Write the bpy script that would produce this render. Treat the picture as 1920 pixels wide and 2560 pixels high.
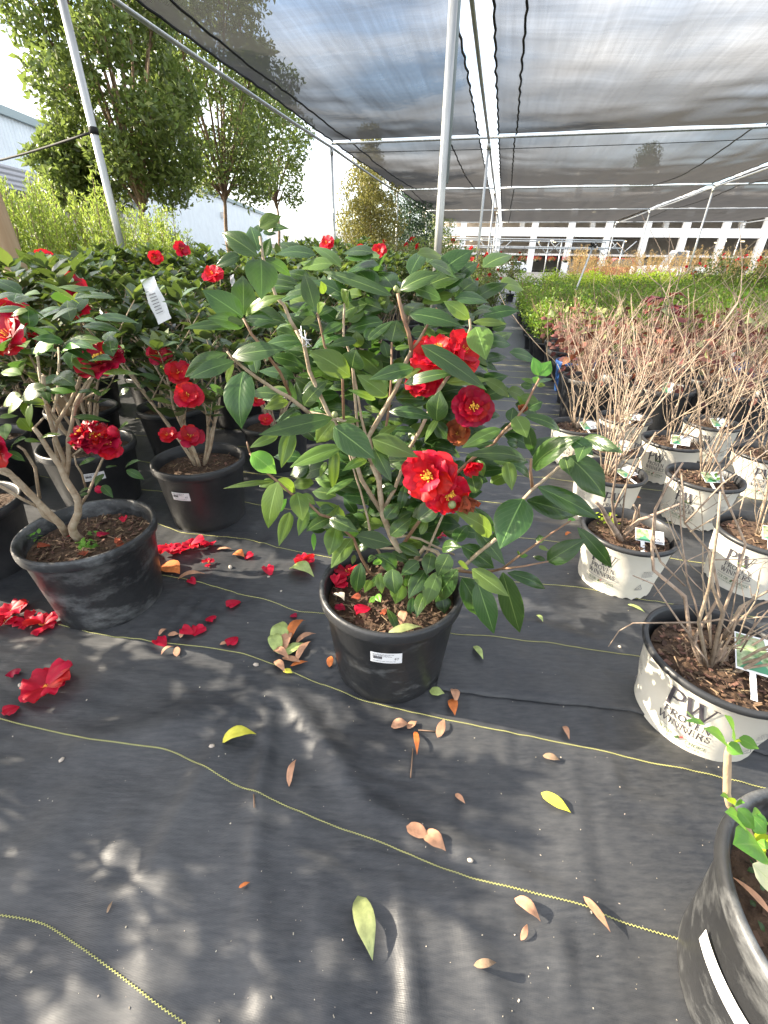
import bpy, math, random
import numpy as np
from mathutils import Vector, Matrix
R = math.radians
SC = bpy.context.scene
for _o in list(bpy.data.objects): bpy.data.objects.remove(_o)
COL = SC.collection
random.seed(7)

# ------------------------------------------------------------------ camera
PITCH, ROLL, FPX, CAMH = 29.5, 0.9, 1101.0, 1.0
cam_d = bpy.data.cameras.new('camera'); cam = bpy.data.objects.new('camera', cam_d); COL.objects.link(cam)
cam_d.sensor_fit = 'VERTICAL'; cam_d.sensor_height = 36.0; cam_d.sensor_width = 27.0
cam_d.lens = 36.0 * FPX / 2560.0; cam_d.clip_start = 0.02; cam_d.clip_end = 2000
cam.matrix_world = Matrix.Translation((0, 0, CAMH)) @ Matrix.Rotation(R(90 - PITCH), 4, 'X') @ Matrix.Rotation(R(-ROLL) * -1, 4, 'Z')
SC.camera = cam

# ------------------------------------------------------------------ sky, sun, exposure
SUN_AZ, SUN_EL = -81.0, 26.0
w = bpy.data.worlds.new("World"); SC.world = w; w.use_nodes = True
nt = w.node_tree; nt.nodes.clear()
def wn(t, **k):
    n = nt.nodes.new(t)
    for a, b in k.items(): setattr(n, a, b)
    return n
sky = wn('ShaderNodeTexSky', sky_type='NISHITA', sun_disc=False, sun_elevation=R(SUN_EL), sun_rotation=R(SUN_AZ), dust_density=2.0)
bg = wn('ShaderNodeBackground'); bg.inputs[1].default_value = 0.15
tc = wn('ShaderNodeTexCoord'); mp = wn('ShaderNodeMapping'); mp.inputs['Scale'].default_value = (1.2, 1.2, 5.0)
no = wn('ShaderNodeTexNoise'); no.inputs['Scale'].default_value = 2.2; no.inputs['Detail'].default_value = 5; no.inputs['Roughness'].default_value = 0.5
rp = wn('ShaderNodeValToRGB'); rp.color_ramp.elements[0].position = 0.34; rp.color_ramp.elements[1].position = 0.66
mx = wn('ShaderNodeMixRGB'); mx.inputs[2].default_value = (6.4, 6.4, 6.4, 1)
out = wn('ShaderNodeOutputWorld')
L = nt.links.new
L(tc.outputs['Generated'], mp.inputs[0]); L(mp.outputs[0], no.inputs['Vector']); L(no.outputs['Fac'], rp.inputs[0])
L(rp.outputs[0], mx.inputs[0]); L(sky.outputs[0], mx.inputs[1]); L(mx.outputs[0], bg.inputs[0]); L(bg.outputs[0], out.inputs[0])
sl = bpy.data.lights.new('sun', 'SUN'); sl.energy = 5.0; sl.angle = R(0.5); sl.color = (1.0, 0.88, 0.70)
so = bpy.data.objects.new('sun', sl); COL.objects.link(so)
sdir = Vector((math.sin(R(SUN_AZ)) * math.cos(R(SUN_EL)), math.cos(R(SUN_AZ)) * math.cos(R(SUN_EL)), math.sin(R(SUN_EL))))
so.rotation_euler = sdir.to_track_quat('Z', 'Y').to_euler(); so.location = sdir * 50
SC.view_settings.view_transform = 'Standard'; SC.view_settings.look = 'None'
SC.view_settings.exposure = 1.78; SC.view_settings.gamma = 1.0
SC.cycles.transparent_max_bounces = 24; SC.cycles.max_bounces = 8

# ------------------------------------------------------------------ geometry helpers
_c, _s = math.cos(R(ROLL)), math.sin(R(ROLL)); _cp, _sp = math.cos(R(PITCH)), math.sin(R(PITCH))
def ray(px, py):
    x = px - 960; y = 1280 - py
    xr = x * _c - y * _s; yr = x * _s + y * _c
    return Vector((xr, FPX * _cp + yr * _sp, -FPX * _sp + yr * _cp))
def P(px, py, y):                  # a point of the plane at distance y from the camera
    r = ray(px, py); t = y / r.y
    return Vector((r.x * t, y, CAMH + r.z * t))
def G(px, py, z=0.0):              # a point of the level z
    r = ray(px, py); t = (z - CAMH) / r.z
    return Vector((r.x * t, r.y * t, z))
def project(p):
    x, y, z = p[0], p[1], p[2] - CAMH
    d = y * _cp - z * _sp; u = y * _sp + z * _cp
    if d <= 0.05: return None
    X = FPX * x / d; Y = FPX * u / d
    return 960 + X * _c + Y * _s, 1280 - (-X * _s + Y * _c)
def seen(x, y, z0=0.0, z1=0.8, m=120):
    for z in (z0, (z0 + z1) / 2, z1):
        q = project((x, y, z))
        if q and -m < q[0] < 1920 + m and -m < q[1] < 2560 + m: return True
    return False
AX = 12.9
_sa, _ca = math.sin(R(AX)), math.cos(R(AX))
def S(u, v, z=0.0): return Vector((u * _sa + v * _ca, u * _ca - v * _sa, z))
def toS(x, y): return x * _sa + y * _ca, x * _ca - y * _sa

# vectorised value noise
_rng = np.random.RandomState(3); _tab = _rng.rand(256, 256)
def vnoise(x, y):
    x = np.asarray(x, float); y = np.asarray(y, float)
    xi = np.floor(x).astype(int); yi = np.floor(y).astype(int); fx = x - xi; fy = y - yi
    fx = fx * fx * (3 - 2 * fx); fy = fy * fy * (3 - 2 * fy)
    a = _tab[xi & 255, yi & 255]; b = _tab[(xi + 1) & 255, yi & 255]; c = _tab[xi & 255, (yi + 1) & 255]; d = _tab[(xi + 1) & 255, (yi + 1) & 255]
    return (a * (1 - fx) + b * fx) * (1 - fy) + (c * (1 - fx) + d * fx) * fy - 0.5
def ridge(x, y, x0, y0, x1, y1, wd, h):
    dx, dy = x1 - x0, y1 - y0; l2 = dx * dx + dy * dy
    t = np.clip(((x - x0) * dx + (y - y0) * dy) / l2, 0, 1)
    d2 = (x - x0 - t * dx) ** 2 + (y - y0 - t * dy) ** 2
    return h * np.exp(-d2 / wd ** 2) * np.sin(np.pi * np.clip(t * .96 + .02, 0, 1)) ** .5
def fabric_h(x, y):
    x = np.asarray(x, float); y = np.asarray(y, float)
    u = x * _sa + y * _ca; v = x * _ca - y * _sa
    near = np.clip(1.6 - np.abs(y - .3) * .35, .35, 1.6)
    h = .006 * vnoise(u * 3.1 + 9, v * 2.3 + 4) * 2
    h += .0034 * vnoise(u * 7 + 2, v * 11 + 31) * 2 * near
    h += .0018 * vnoise(u * 9 + 40, v * 34 + 3) * 2 * near * (vnoise(u * 2 + 50, v * 2) > -.12)
    h += .0010 * vnoise(u * 60, v * 9 + 17) * 2 * near
    for a in ((-.30, .83, -.02, .50, .030, .018), (-.30, .83, -.22, .30, .022, .010), (-.34, .80, -.45, .28, .03, .009), (-.02, .50, .40, .32, .02, .009),
              (-.75, .62, -.35, .72, .05, .014), (-.12, .40, -.05, .14, .03, .007), (-.22, .42, -.16, .14, .02, .005), (-.40, .42, -.33, .14, .03, .006),
              (.03, .40, .07, .14, .02, .010), (.14, .36, .2, .14, .025, .008), (-.52, .50, -.45, .16, .03, .006), (.30, .33, .36, .12, .035, .006),
              (.2, 1.45, .95, 1.3, .04, .010), (.25, 1.75, 1.0, 1.6, .03, .009), (.35, 2.3, .9, 2.2, .04, .012), (.4, 3.1, 1.1, 2.9, .05, .014), (.3, 1.1, .7, .95, .03, .008)):
        h = h + ridge(x, y, *a)
    return h + .012
def fh(x, y): return float(fabric_h(x, y))

def link(o, parent=None):
    COL.objects.link(o)
    if parent is not None: o.parent = parent
    return o
def tag(o, label=None, cat=None, group=None, kind=None):
    if label: o['label'] = label
    if cat: o['category'] = cat
    if group: o['group'] = group
    if kind: o['kind'] = kind
    return o
def empty(name, loc=(0, 0, 0), rz=0.0):
    o = bpy.data.objects.new(name, None); o.empty_display_size = .1
    COL.objects.link(o); o.location = loc; o.rotation_euler = (0, 0, rz); return o
class MB:
    def __init__(s): s.v = []; s.f = []; s.m = []; s.uv = []; s.mat = 0; s.sm = []
    def add(s, vs, fs, uvs=None, smooth=True):
        b = len(s.v); s.v.extend([tuple(a) for a in vs])
        for i, f in enumerate(fs):
            s.f.append([b + k for k in f]); s.m.append(s.mat); s.sm.append(smooth)
            s.uv.append([uvs[k] for k in f] if uvs else [(0, 0)] * len(f))
        return b
    def box(s, c, d, M=None, smooth=False):
        x, y, z = d[0] / 2, d[1] / 2, d[2] / 2
        vs = [Vector((a * x, b * y, e * z)) for e in (-1, 1) for a, b in ((-1, -1), (1, -1), (1, 1), (-1, 1))]
        if M is not None: vs = [M @ q for q in vs]
        c = Vector(c); vs = [q + c for q in vs]
        s.add(vs, [(3, 2, 1, 0), (4, 5, 6, 7), (0, 1, 5, 4), (1, 2, 6, 5), (2, 3, 7, 6), (3, 0, 4, 7)], smooth=smooth)
    def tube(s, pts, rad, n=8, cap=True):
        pts = [Vector(p) for p in pts]; m = len(pts)
        if not hasattr(rad, '__len__'): rad = [rad] * m
        vs = []; ref = None
        for i, p in enumerate(pts):
            d = (pts[min(i + 1, m - 1)] - pts[max(i - 1, 0)])
            if d.length < 1e-9: d = Vector((0, 0, 1))
            d.normalize()
            if ref is None: ref = Vector((1, 0, 0)) if abs(d.x) < .8 else Vector((0, 1, 0))
            a = d.cross(ref).normalized(); b = d.cross(a).normalized(); ref = -b if False else a.cross(d)
            ref = b.cross(d) if ref.length < .1 else Vector(ref)
            for k in range(n):
                t = 2 * math.pi * k / n; vs.append(p + (a * math.cos(t) + b * math.sin(t)) * rad[i])
        fs = [(i * n + k, i * n + (k + 1) % n, (i + 1) * n + (k + 1) % n, (i + 1) * n + k) for i in range(m - 1) for k in range(n)]
        if cap: fs += [tuple(range(n))[::-1], tuple((m - 1) * n + k for k in range(n))]
        s.add(vs, fs)
    def lathe(s, prof, n=48, c=(0, 0, 0), close=False, wob=0.0):
        vs = []; c = Vector(c)
        for (r, z) in prof:
            for k in range(n):
                t = 2 * math.pi * k / n; rr = r * (1 + wob * math.sin(2 * t + 1))
                vs.append(c + Vector((rr * math.cos(t), rr * math.sin(t), z)))
        m = len(prof)
        fs = [(i * n + k, i * n + (k + 1) % n, (i + 1) * n + (k + 1) % n, (i + 1) * n + k) for i in range(m - 1) for k in range(n)]
        s.add(vs, fs)
    def build(s, name, mats, parent=None, loc=None):
        me = bpy.data.meshes.new(name); me.from_pydata(s.v, [], s.f)
        if not isinstance(mats, (list, tuple)): mats = [mats]
        for m in mats: me.materials.append(m)
        me.polygons.foreach_set('material_index', s.m); me.polygons.foreach_set('use_smooth', s.sm)
        ul = me.uv_layers.new(name='UVMap'); flat = [c for f in s.uv for q in f for c in q]
        ul.data.foreach_set('uv', flat); me.update()
        o = bpy.data.objects.new(name, me); link(o, parent)
        if loc is not None: o.location = loc
        return o
def npmesh(name, V, F, mats, parent=None, smooth=False, mi=None):
    V = np.asarray(V, np.float32); F = np.asarray(F, np.int32); n = F.shape[1]
    me = bpy.data.meshes.new(name); me.vertices.add(len(V)); me.vertices.foreach_set('co', V.ravel())
    me.loops.add(F.size); me.loops.foreach_set('vertex_index', F.ravel())
    me.polygons.add(len(F)); me.polygons.foreach_set('loop_start', np.arange(0, F.size, n)); me.polygons.foreach_set('loop_total', np.full(len(F), n))
    if smooth: me.polygons.foreach_set('use_smooth', np.ones(len(F), bool))
    if not isinstance(mats, (list, tuple)): mats = [mats]
    for m in mats: me.materials.append(m)
    if mi is not None: me.polygons.foreach_set('material_index', mi)
    me.update(calc_edges=True); me.validate()
    o = bpy.data.objects.new(name, me); return link(o, parent)
def copy_tree(o, parent=None):
    c = o.copy(); COL.objects.link(c)
    if parent is not None: c.parent = parent
    for ch in list(o.children): copy_tree(ch, c)
    return c

# ------------------------------------------------------------------ materials
def mat(name, col=(.5, .5, .5), rough=.6, spec=.5, metal=0.0, var=0.0, nscale=20.0, bump=0.0, bscale=60.0, col2=None, trans=None, island=0.0, stretch=None, coord='Object'):
    m = bpy.data.materials.new(name); m.use_nodes = True; t = m.node_tree; N = t.nodes; K = t.links.new
    b = N['Principled BSDF']; b.inputs['Roughness'].default_value = rough; b.inputs['Metallic'].default_value = metal
    b.inputs['Specular IOR Level'].default_value = spec; b.inputs['Base Color'].default_value = (*col, 1)
    c_out = None
    co = N.new('ShaderNodeTexCoord'); mpn = N.new('ShaderNodeMapping'); K(co.outputs[coord], mpn.inputs[0])
    if stretch: mpn.inputs['Scale'].default_value = stretch
    if var or col2:
        n = N.new('ShaderNodeTexNoise'); n.inputs['Scale'].default_value = nscale; n.inputs['Detail'].default_value = 6; n.inputs['Roughness'].default_value = .65
        K(mpn.outputs[0], n.inputs['Vector'])
        r = N.new('ShaderNodeValToRGB'); r.color_ramp.elements[0].position = .35; r.color_ramp.elements[1].position = .65
        c2 = col2 if col2 else tuple(x * (1 + var) for x in col); c1 = col if col2 else tuple(x * (1 - var) for x in col)
        r.color_ramp.elements[0].color = (*c1, 1); r.color_ramp.elements[1].color = (*c2, 1)
        K(n.outputs['Fac'], r.inputs[0]); c_out = r.outputs[0]
    if island:
        g = N.new('ShaderNodeNewGeometry'); h = N.new('ShaderNodeHueSaturation')
        mr = N.new('ShaderNodeMapRange'); mr.inputs[3].default_value = 1 - island; mr.inputs[4].default_value = 1 + island * 1.3
        K(g.outputs['Random Per Island'], mr.inputs[0]); K(mr.outputs[0], h.inputs['Value'])
        ml = N.new('ShaderNodeMath'); ml.operation = 'MULTIPLY'; ml.inputs[1].default_value = 17.3; fr = N.new('ShaderNodeMath'); fr.operation = 'FRACT'
        K(g.outputs['Random Per Island'], ml.inputs[0]); K(ml.outputs[0], fr.inputs[0])
        mr2 = N.new('ShaderNodeMapRange'); mr2.inputs[3].default_value = .5 - .05 * island; mr2.inputs[4].default_value = .5 + .03 * island
        K(fr.outputs[0], mr2.inputs[0]); K(mr2.outputs[0], h.inputs['Hue'])
        if c_out: K(c_out, h.inputs['Color'])
        else: h.inputs['Color'].default_value = (*col, 1)
        c_out = h.outputs[0]
    if c_out: K(c_out, b.inputs['Base Color'])
    if bump:
        n2 = N.new('ShaderNodeTexNoise'); n2.inputs['Scale'].default_value = bscale; n2.inputs['Detail'].default_value = 5
        K(mpn.outputs[0], n2.inputs['Vector']); bp = N.new('ShaderNodeBump'); bp.inputs['Strength'].default_value = bump; bp.inputs['Distance'].default_value = .01
        K(n2.outputs['Fac'], bp.inputs['Height']); K(bp.outputs[0], b.inputs['Normal'])
    if trans:
        tr = N.new('ShaderNodeBsdfTranslucent'); tr.inputs[0].default_value = (*trans[0], 1); ms = N.new('ShaderNodeMixShader'); ms.inputs[0].default_value = trans[1]
        K(b.outputs[0], ms.inputs[1]); K(tr.outputs[0], ms.inputs[2]); K(ms.outputs[0], N['Material Output'].inputs[0])
    return m
def leaf_mat(name, top, back, rough=.33, tr=(.10, .22, .03), trf=.28, vein=(.16, .26, .07), isl=.3):
    m = bpy.data.materials.new(name); m.use_nodes = True; t = m.node_tree; N = t.nodes; K = t.links.new
    b = N['Principled BSDF']; b.inputs['Roughness'].default_value = rough; b.inputs['Specular IOR Level'].default_value = .42
    uv = N.new('ShaderNodeUVMap'); sx = N.new('ShaderNodeSeparateXYZ'); K(uv.outputs[0], sx.inputs[0])
    def M(op, a, bb=None, cl=False):
        n = N.new('ShaderNodeMath'); n.operation = op; n.use_clamp = cl
        for i, q in enumerate((a, bb)):
            if q is None: continue
            if isinstance(q, (int, float)): n.inputs[i].default_value = q
            else: K(q, n.inputs[i])
        return n.outputs[0]
    au = M('ABSOLUTE', sx.outputs[0])
    mid = M('SUBTRACT', 1, M('MULTIPLY', au, 16), True)
    vn = M('SINE', M('ADD', M('MULTIPLY', sx.outputs[1], 52), M('MULTIPLY', au, -22)))
    vm = M('MULTIPLY', M('SUBTRACT', vn, .86, True), 2.2)
    edge = M('MULTIPLY', M('SUBTRACT', au, .93, True), 8)
    fac = M('MAXIMUM', mid, M('MAXIMUM', M('MULTIPLY', vm, .5), M('MULTIPLY', edge, .55)), True)
    g = N.new('ShaderNodeNewGeometry'); h = N.new('ShaderNodeHueSaturation')
    mr = N.new('ShaderNodeMapRange'); mr.inputs[3].default_value = 1 - isl; mr.inputs[4].default_value = 1 + isl * 1.6
    K(g.outputs['Random Per Island'], mr.inputs[0]); K(mr.outputs[0], h.inputs['Value'])
    fr = M('FRACT', M('MULTIPLY', g.outputs['Random Per Island'], 17.3)); mr2 = N.new('ShaderNodeMapRange'); mr2.inputs[3].default_value = .478; mr2.inputs[4].default_value = .512
    K(fr, mr2.inputs[0]); K(mr2.outputs[0], h.inputs['Hue'])
    n = N.new('ShaderNodeTexNoise'); n.inputs['Scale'].default_value = 28; n.inputs['Detail'].default_value = 4
    co = N.new('ShaderNodeTexCoord'); K(co.outputs['Object'], n.inputs['Vector'])
    mb_ = N.new('ShaderNodeMixRGB'); mb_.inputs[1].default_value = (*[c * .75 for c in top], 1); mb_.inputs[2].default_value = (*[c * 1.3 for c in top], 1); K(n.outputs['Fac'], mb_.inputs[0])
    mv = N.new('ShaderNodeMixRGB'); K(fac, mv.inputs[0]); K(mb_.outputs[0], mv.inputs[1]); mv.inputs[2].default_value = (*vein, 1)
    bk = N.new('ShaderNodeMixRGB'); K(g.outputs['Backfacing'], bk.inputs[0]); K(mv.outputs[0], bk.inputs[1]); bk.inputs[2].default_value = (*back, 1)
    K(bk.outputs[0], h.inputs['Color']); K(h.outputs[0], b.inputs['Base Color'])
    hs = M('SUBTRACT', M('MULTIPLY', vn, .25), M('MULTIPLY', mid, 1.5)); bp = N.new('ShaderNodeBump'); bp.inputs['Strength'].default_value = .12; bp.inputs['Distance'].default_value = .002
    K(hs, bp.inputs['Height']); K(bp.outputs[0], b.inputs['Normal'])
    trn = N.new('ShaderNodeBsdfTranslucent'); trn.inputs[0].default_value = (*tr, 1); ms = N.new('ShaderNodeMixShader'); ms.inputs[0].default_value = trf
    K(b.outputs[0], ms.inputs[1]); K(trn.outputs[0], ms.inputs[2]); K(ms.outputs[0], N['Material Output'].inputs[0])
    return m
M_leaf = leaf_mat('camellia_leaf', (.028, .064, .017), (.075, .115, .035), rough=.27)
M_leaf2 = leaf_mat('camellia_leaf_row', (.036, .066, .026), (.08, .11, .045), rough=.30, isl=.55, tr=(.13, .20, .03), trf=.25, vein=(.10, .15, .06))
M_young = leaf_mat('young_leaf', (.10, .26, .035), (.14, .30, .06), rough=.4, tr=(.25, .5, .05), trf=.35, vein=(.22, .38, .08))
M_cream = leaf_mat('cream_leaf', (.55, .55, .33), (.5, .5, .3), rough=.5, tr=(.5, .5, .2), trf=.2, vein=(.4, .45, .2))
M_petal = mat('red_petal', (.50, .007, .014), rough=.5, spec=.3, var=.25, nscale=30, trans=((.75, .012, .02), .30), island=.18)
M_petald = mat('dark_red_petal', (.36, .006, .018), rough=.5, spec=.3, var=.3, nscale=30, trans=((.5, .01, .02), .25), island=.25)
M_wilt = mat('wilted_petal', (.26, .07, .02), rough=.8, var=.4, nscale=40, trans=((.4, .1, .02), .2), island=.3)
M_stamen = mat('stamen', (.85, .50, .06), rough=.6, island=.3)
M_bark = mat('camellia_bark', (.30, .22, .14), rough=.8, col2=(.44, .36, .26), nscale=40, bump=.4, bscale=90)
M_barkred = mat('young_twig', (.20, .10, .06), rough=.6, col2=(.26, .17, .10), nscale=60)
M_twig = mat('dry_twig', (.20, .15, .105), rough=.85, col2=(.38, .30, .22), nscale=35, bump=.3, bscale=120, island=.25)
M_pot = mat('black_pot_plastic', (.016, .017, .019), rough=.42, col2=(.034, .035, .037), nscale=9, bump=.10, bscale=40)
def scuffed_pot(name, amount):
    m = mat(name, (.016, .017, .019), rough=.42, col2=(.030, .031, .033), nscale=7, bump=.12, bscale=40)
    t = m.node_tree; N = t.nodes; K = t.links.new; b = N['Principled BSDF']
    old = b.inputs['Base Color'].links[0].from_socket
    co = N.new('ShaderNodeTexCoord'); mpn = N.new('ShaderNodeMapping'); mpn.inputs['Scale'].default_value = (5, 5, 9); K(co.outputs['Object'], mpn.inputs[0])
    n = N.new('ShaderNodeTexNoise'); n.inputs['Scale'].default_value = 1.6; n.inputs['Detail'].default_value = 9; n.inputs['Roughness'].default_value = .7; K(mpn.outputs[0], n.inputs['Vector'])
    r = N.new('ShaderNodeValToRGB'); r.color_ramp.elements[0].position = .58 - .16 * amount; r.color_ramp.elements[1].position = .92
    K(n.outputs['Fac'], r.inputs[0]); mi = N.new('ShaderNodeMixRGB'); K(r.outputs[0], mi.inputs[0]); K(old, mi.inputs[1]); mi.inputs[2].default_value = (.30, .31, .31, 1)
    K(mi.outputs[0], b.inputs['Base Color']); return m
M_pots = scuffed_pot('scuffed_pot_plastic', .0); M_potd = scuffed_pot('dented_pot_plastic', .55)
M_bluepot = mat('blue_pot_plastic', (.02, .07, .22), rough=.4, var=.2)
M_white = mat('white_pot_sleeve', (.80, .76, .66), rough=.55, col2=(.74, .70, .59), nscale=6, bump=.06, bscale=14)
M_ink = mat('dark_grey_print', (.05, .045, .055), rough=.6); M_inkg = mat('green_print', (.10, .16, .06), rough=.6); M_inkr = mat('red_print', (.55, .12, .10), rough=.6); M_inkl = mat('grey_print', (.20, .19, .2), rough=.6)
M_sticker = mat('white_sticker', (.80, .80, .80), rough=.5); M_soil = mat('potting_bark', (.045, .025, .014), rough=.95, col2=(.10, .060, .035), nscale=55, bump=.8, bscale=80)
M_chip = mat('bark_chip', (.085, .05, .03), rough=.9, var=.4, nscale=60, island=.6); M_straw = mat('straw', (.20, .14, .085), rough=.9, island=.4)
M_galv = mat('galvanised_steel', (.42, .43, .42), rough=.38, metal=.75, col2=(.56, .57, .55), nscale=25, stretch=(1, 1, .15))
M_rope = mat('black_cord', (.012, .012, .012), rough=.8); M_wood = mat('weathered_wood', (.36, .24, .14), rough=.8, col2=(.50, .37, .24), nscale=14, stretch=(1, 1, .08), bump=.3)
M_brown = mat('dried_leaf', (.11, .040, .032), rough=.8, var=.35, nscale=30, island=.45, trans=((.25, .08, .03), .2)); M_tan = mat('tan_leaf', (.42, .24, .13), rough=.75, var=.3, nscale=40, island=.25)
M_yel = mat('yellow_leaf', (.62, .58, .06), rough=.5, var=.15, nscale=40); M_pale = mat('pale_green_leaf', (.36, .44, .14), rough=.5, var=.25, nscale=40); M_oliv = mat('olive_leaf', (.22, .25, .10), rough=.5, var=.35, nscale=30)
M_orange = mat('orange_leaf', (.50, .14, .03), rough=.7, var=.3, nscale=40); M_pebble = mat('pale_debris', (.45, .40, .32), rough=.9, island=.4)
def foliage(name, c, isl=.45, tr=.3, rough=.45):
    return mat(name, c, rough=rough, spec=.5, island=isl, trans=(tuple(min(1, x * 2.2) for x in c), tr))
M_treeA = foliage('tree_foliage', (.10, .135, .030), isl=.65, tr=.40); M_treeY = foliage('yellow_green_foliage', (.20, .26, .045), tr=.4); M_hedge = foliage('shrub_foliage', (.115, .19, .020), isl=.75, tr=.38)
M_hedgey = foliage('bright_shrub_foliage', (.26, .36, .02), tr=.4); M_col = foliage('olive_gold_foliage', (.17, .16, .04)); M_dark = foliage('dark_foliage', (.032, .060, .026)); M_grass = foliage('tan_grass', (.48, .34, .14), tr=.2)
M_trunk = mat('tree_trunk', (.24, .16, .10), rough=.9, var=.3, nscale=20, bump=.4)
M_conc = mat('white_concrete', (.82, .81, .78), rough=.8, var=.04, nscale=.6); M_shade = mat('garage_interior', (.74, .70, .65), rough=.9, var=.15, nscale=.3); M_asph = mat('asphalt', (.10, .10, .10), rough=.95, var=.2, nscale=3)
M_carw = mat('white_car_paint', (.80, .80, .80), rough=.2); M_carr = mat('red_car_paint', (.35, .03, .03), rough=.2); M_glass = mat('car_glass', (.03, .035, .04), rough=.08, spec=.8); M_tyre = mat('tyre_rubber', (.02, .02, .02), rough=.8); M_rim = mat('wheel_rim', (.5, .5, .5), rough=.3, metal=.8)
M_thread = mat('yellow_thread', (.55, .54, .19), rough=.7, col2=(.42, .41, .15), nscale=40)

def corrugated(name, col, per, axis='Y', rough=.5):
    m = mat(name, col, rough=rough, var=.06, nscale=1.5); t = m.node_tree; N = t.nodes; K = t.links.new
    co = N.new('ShaderNodeTexCoord'); wv = N.new('ShaderNodeTexWave'); wv.bands_direction = axis; wv.inputs['Scale'].default_value = per; K(co.outputs['Object'], wv.inputs[0])
    bp = N.new('ShaderNodeBump'); bp.inputs['Strength'].default_value = .8; bp.inputs['Distance'].default_value = .03; K(wv.outputs['Fac'], bp.inputs['Height']); K(bp.outputs[0], N['Principled BSDF'].inputs['Normal'])
    return m
M_siding = corrugated('pale_blue_siding', (.66, .70, .72), 1.6); M_awn = corrugated('grey_corrugated_sheet', (.34, .33, .34), 2.0, 'Z')
M_trim = mat('grey_green_trim', (.30, .36, .36), rough=.6)

def fabric_mat():
    m = bpy.data.materials.new('woven_ground_fabric'); m.use_nodes = True; t = m.node_tree; N = t.nodes; K = t.links.new
    b = N['Principled BSDF']; co = N.new('ShaderNodeTexCoord')
    def noise(sc, st, det=6, ro=.6):
        mpn = N.new('ShaderNodeMapping'); mpn.inputs['Rotation'].default_value = (0, 0, R(AX)); mpn.inputs['Scale'].default_value = st; K(co.outputs['Object'], mpn.inputs[0])
        n = N.new('ShaderNodeTexNoise'); n.inputs['Scale'].default_value = sc; n.inputs['Detail'].default_value = det; n.inputs['Roughness'].default_value = ro; K(mpn.outputs[0], n.inputs['Vector']); return n.outputs['Fac']
    d1 = noise(2.2, (1, 1, 1), 8, .7); d2 = noise(9, (3, 14, 1), 5); d3 = noise(260, (1, 1, 1), 2)
    r = N.new('ShaderNodeValToRGB'); r.color_ramp.elements[0].position = .33; r.color_ramp.elements[1].position = .74
    r.color_ramp.elements[0].color = (.016, .0185, .0235, 1); r.color_ramp.elements[1].color = (.070, .071, .073, 1)
    a = N.new('ShaderNodeMath'); a.operation = 'ADD'; K(d1, a.inputs[0]); mm = N.new('ShaderNodeMath'); mm.operation = 'MULTIPLY_ADD'; mm.inputs[1].default_value = .5; mm.inputs[2].default_value = -.25; K(d2, mm.inputs[0]); K(mm.outputs[0], a.inputs[1]); K(a.outputs[0], r.inputs[0])
    sp = N.new('ShaderNodeValToRGB'); sp.color_ramp.elements[0].position = .77; sp.color_ramp.elements[1].position = .83; K(d3, sp.inputs[0])
    mi = N.new('ShaderNodeMixRGB'); K(sp.outputs[0], mi.inputs[0]); K(r.outputs[0], mi.inputs[1]); mi.inputs[2].default_value = (.13, .125, .115, 1); K(mi.outputs[0], b.inputs['Base Color'])
    rr = N.new('ShaderNodeMapRange'); rr.inputs[3].default_value = .36; rr.inputs[4].default_value = .62; K(d1, rr.inputs[0]); K(rr.outputs[0], b.inputs['Roughness'])
    b.inputs['Specular IOR Level'].default_value = .6
    # weave
    mpn = N.new('ShaderNodeMapping'); mpn.inputs['Rotation'].default_value = (0, 0, R(AX)); K(co.outputs['Object'], mpn.inputs[0])
    w1 = N.new('ShaderNodeTexWave'); w1.bands_direction = 'X'; w1.inputs['Scale'].default_value = 130; w2 = N.new('ShaderNodeTexWave'); w2.bands_direction = 'Y'; w2.inputs['Scale'].default_value = 130
    K(mpn.outputs[0], w1.inputs[0]); K(mpn.outputs[0], w2.inputs[0]); ad = N.new('ShaderNodeMath'); ad.operation = 'MULTIPLY'; K(w1.outputs['Fac'], ad.inputs[0]); K(w2.outputs['Fac'], ad.inputs[1])
    b1 = N.new('ShaderNodeBump'); b1.inputs['Strength'].default_value = .16; b1.inputs['Distance'].default_value = .0008; K(ad.outputs[0], b1.inputs['Height'])
    b2 = N.new('ShaderNodeBump'); b2.inputs['Strength'].default_value = .3; b2.inputs['Distance'].default_value = .004
    w3 = noise(16, (1, 5, 1), 4); K(w3, b2.inputs['Height']); K(b1.outputs[0], b2.inputs['Normal']); K(b2.outputs[0], b.inputs['Normal'])
    return m
M_fabric = fabric_mat()
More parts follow.
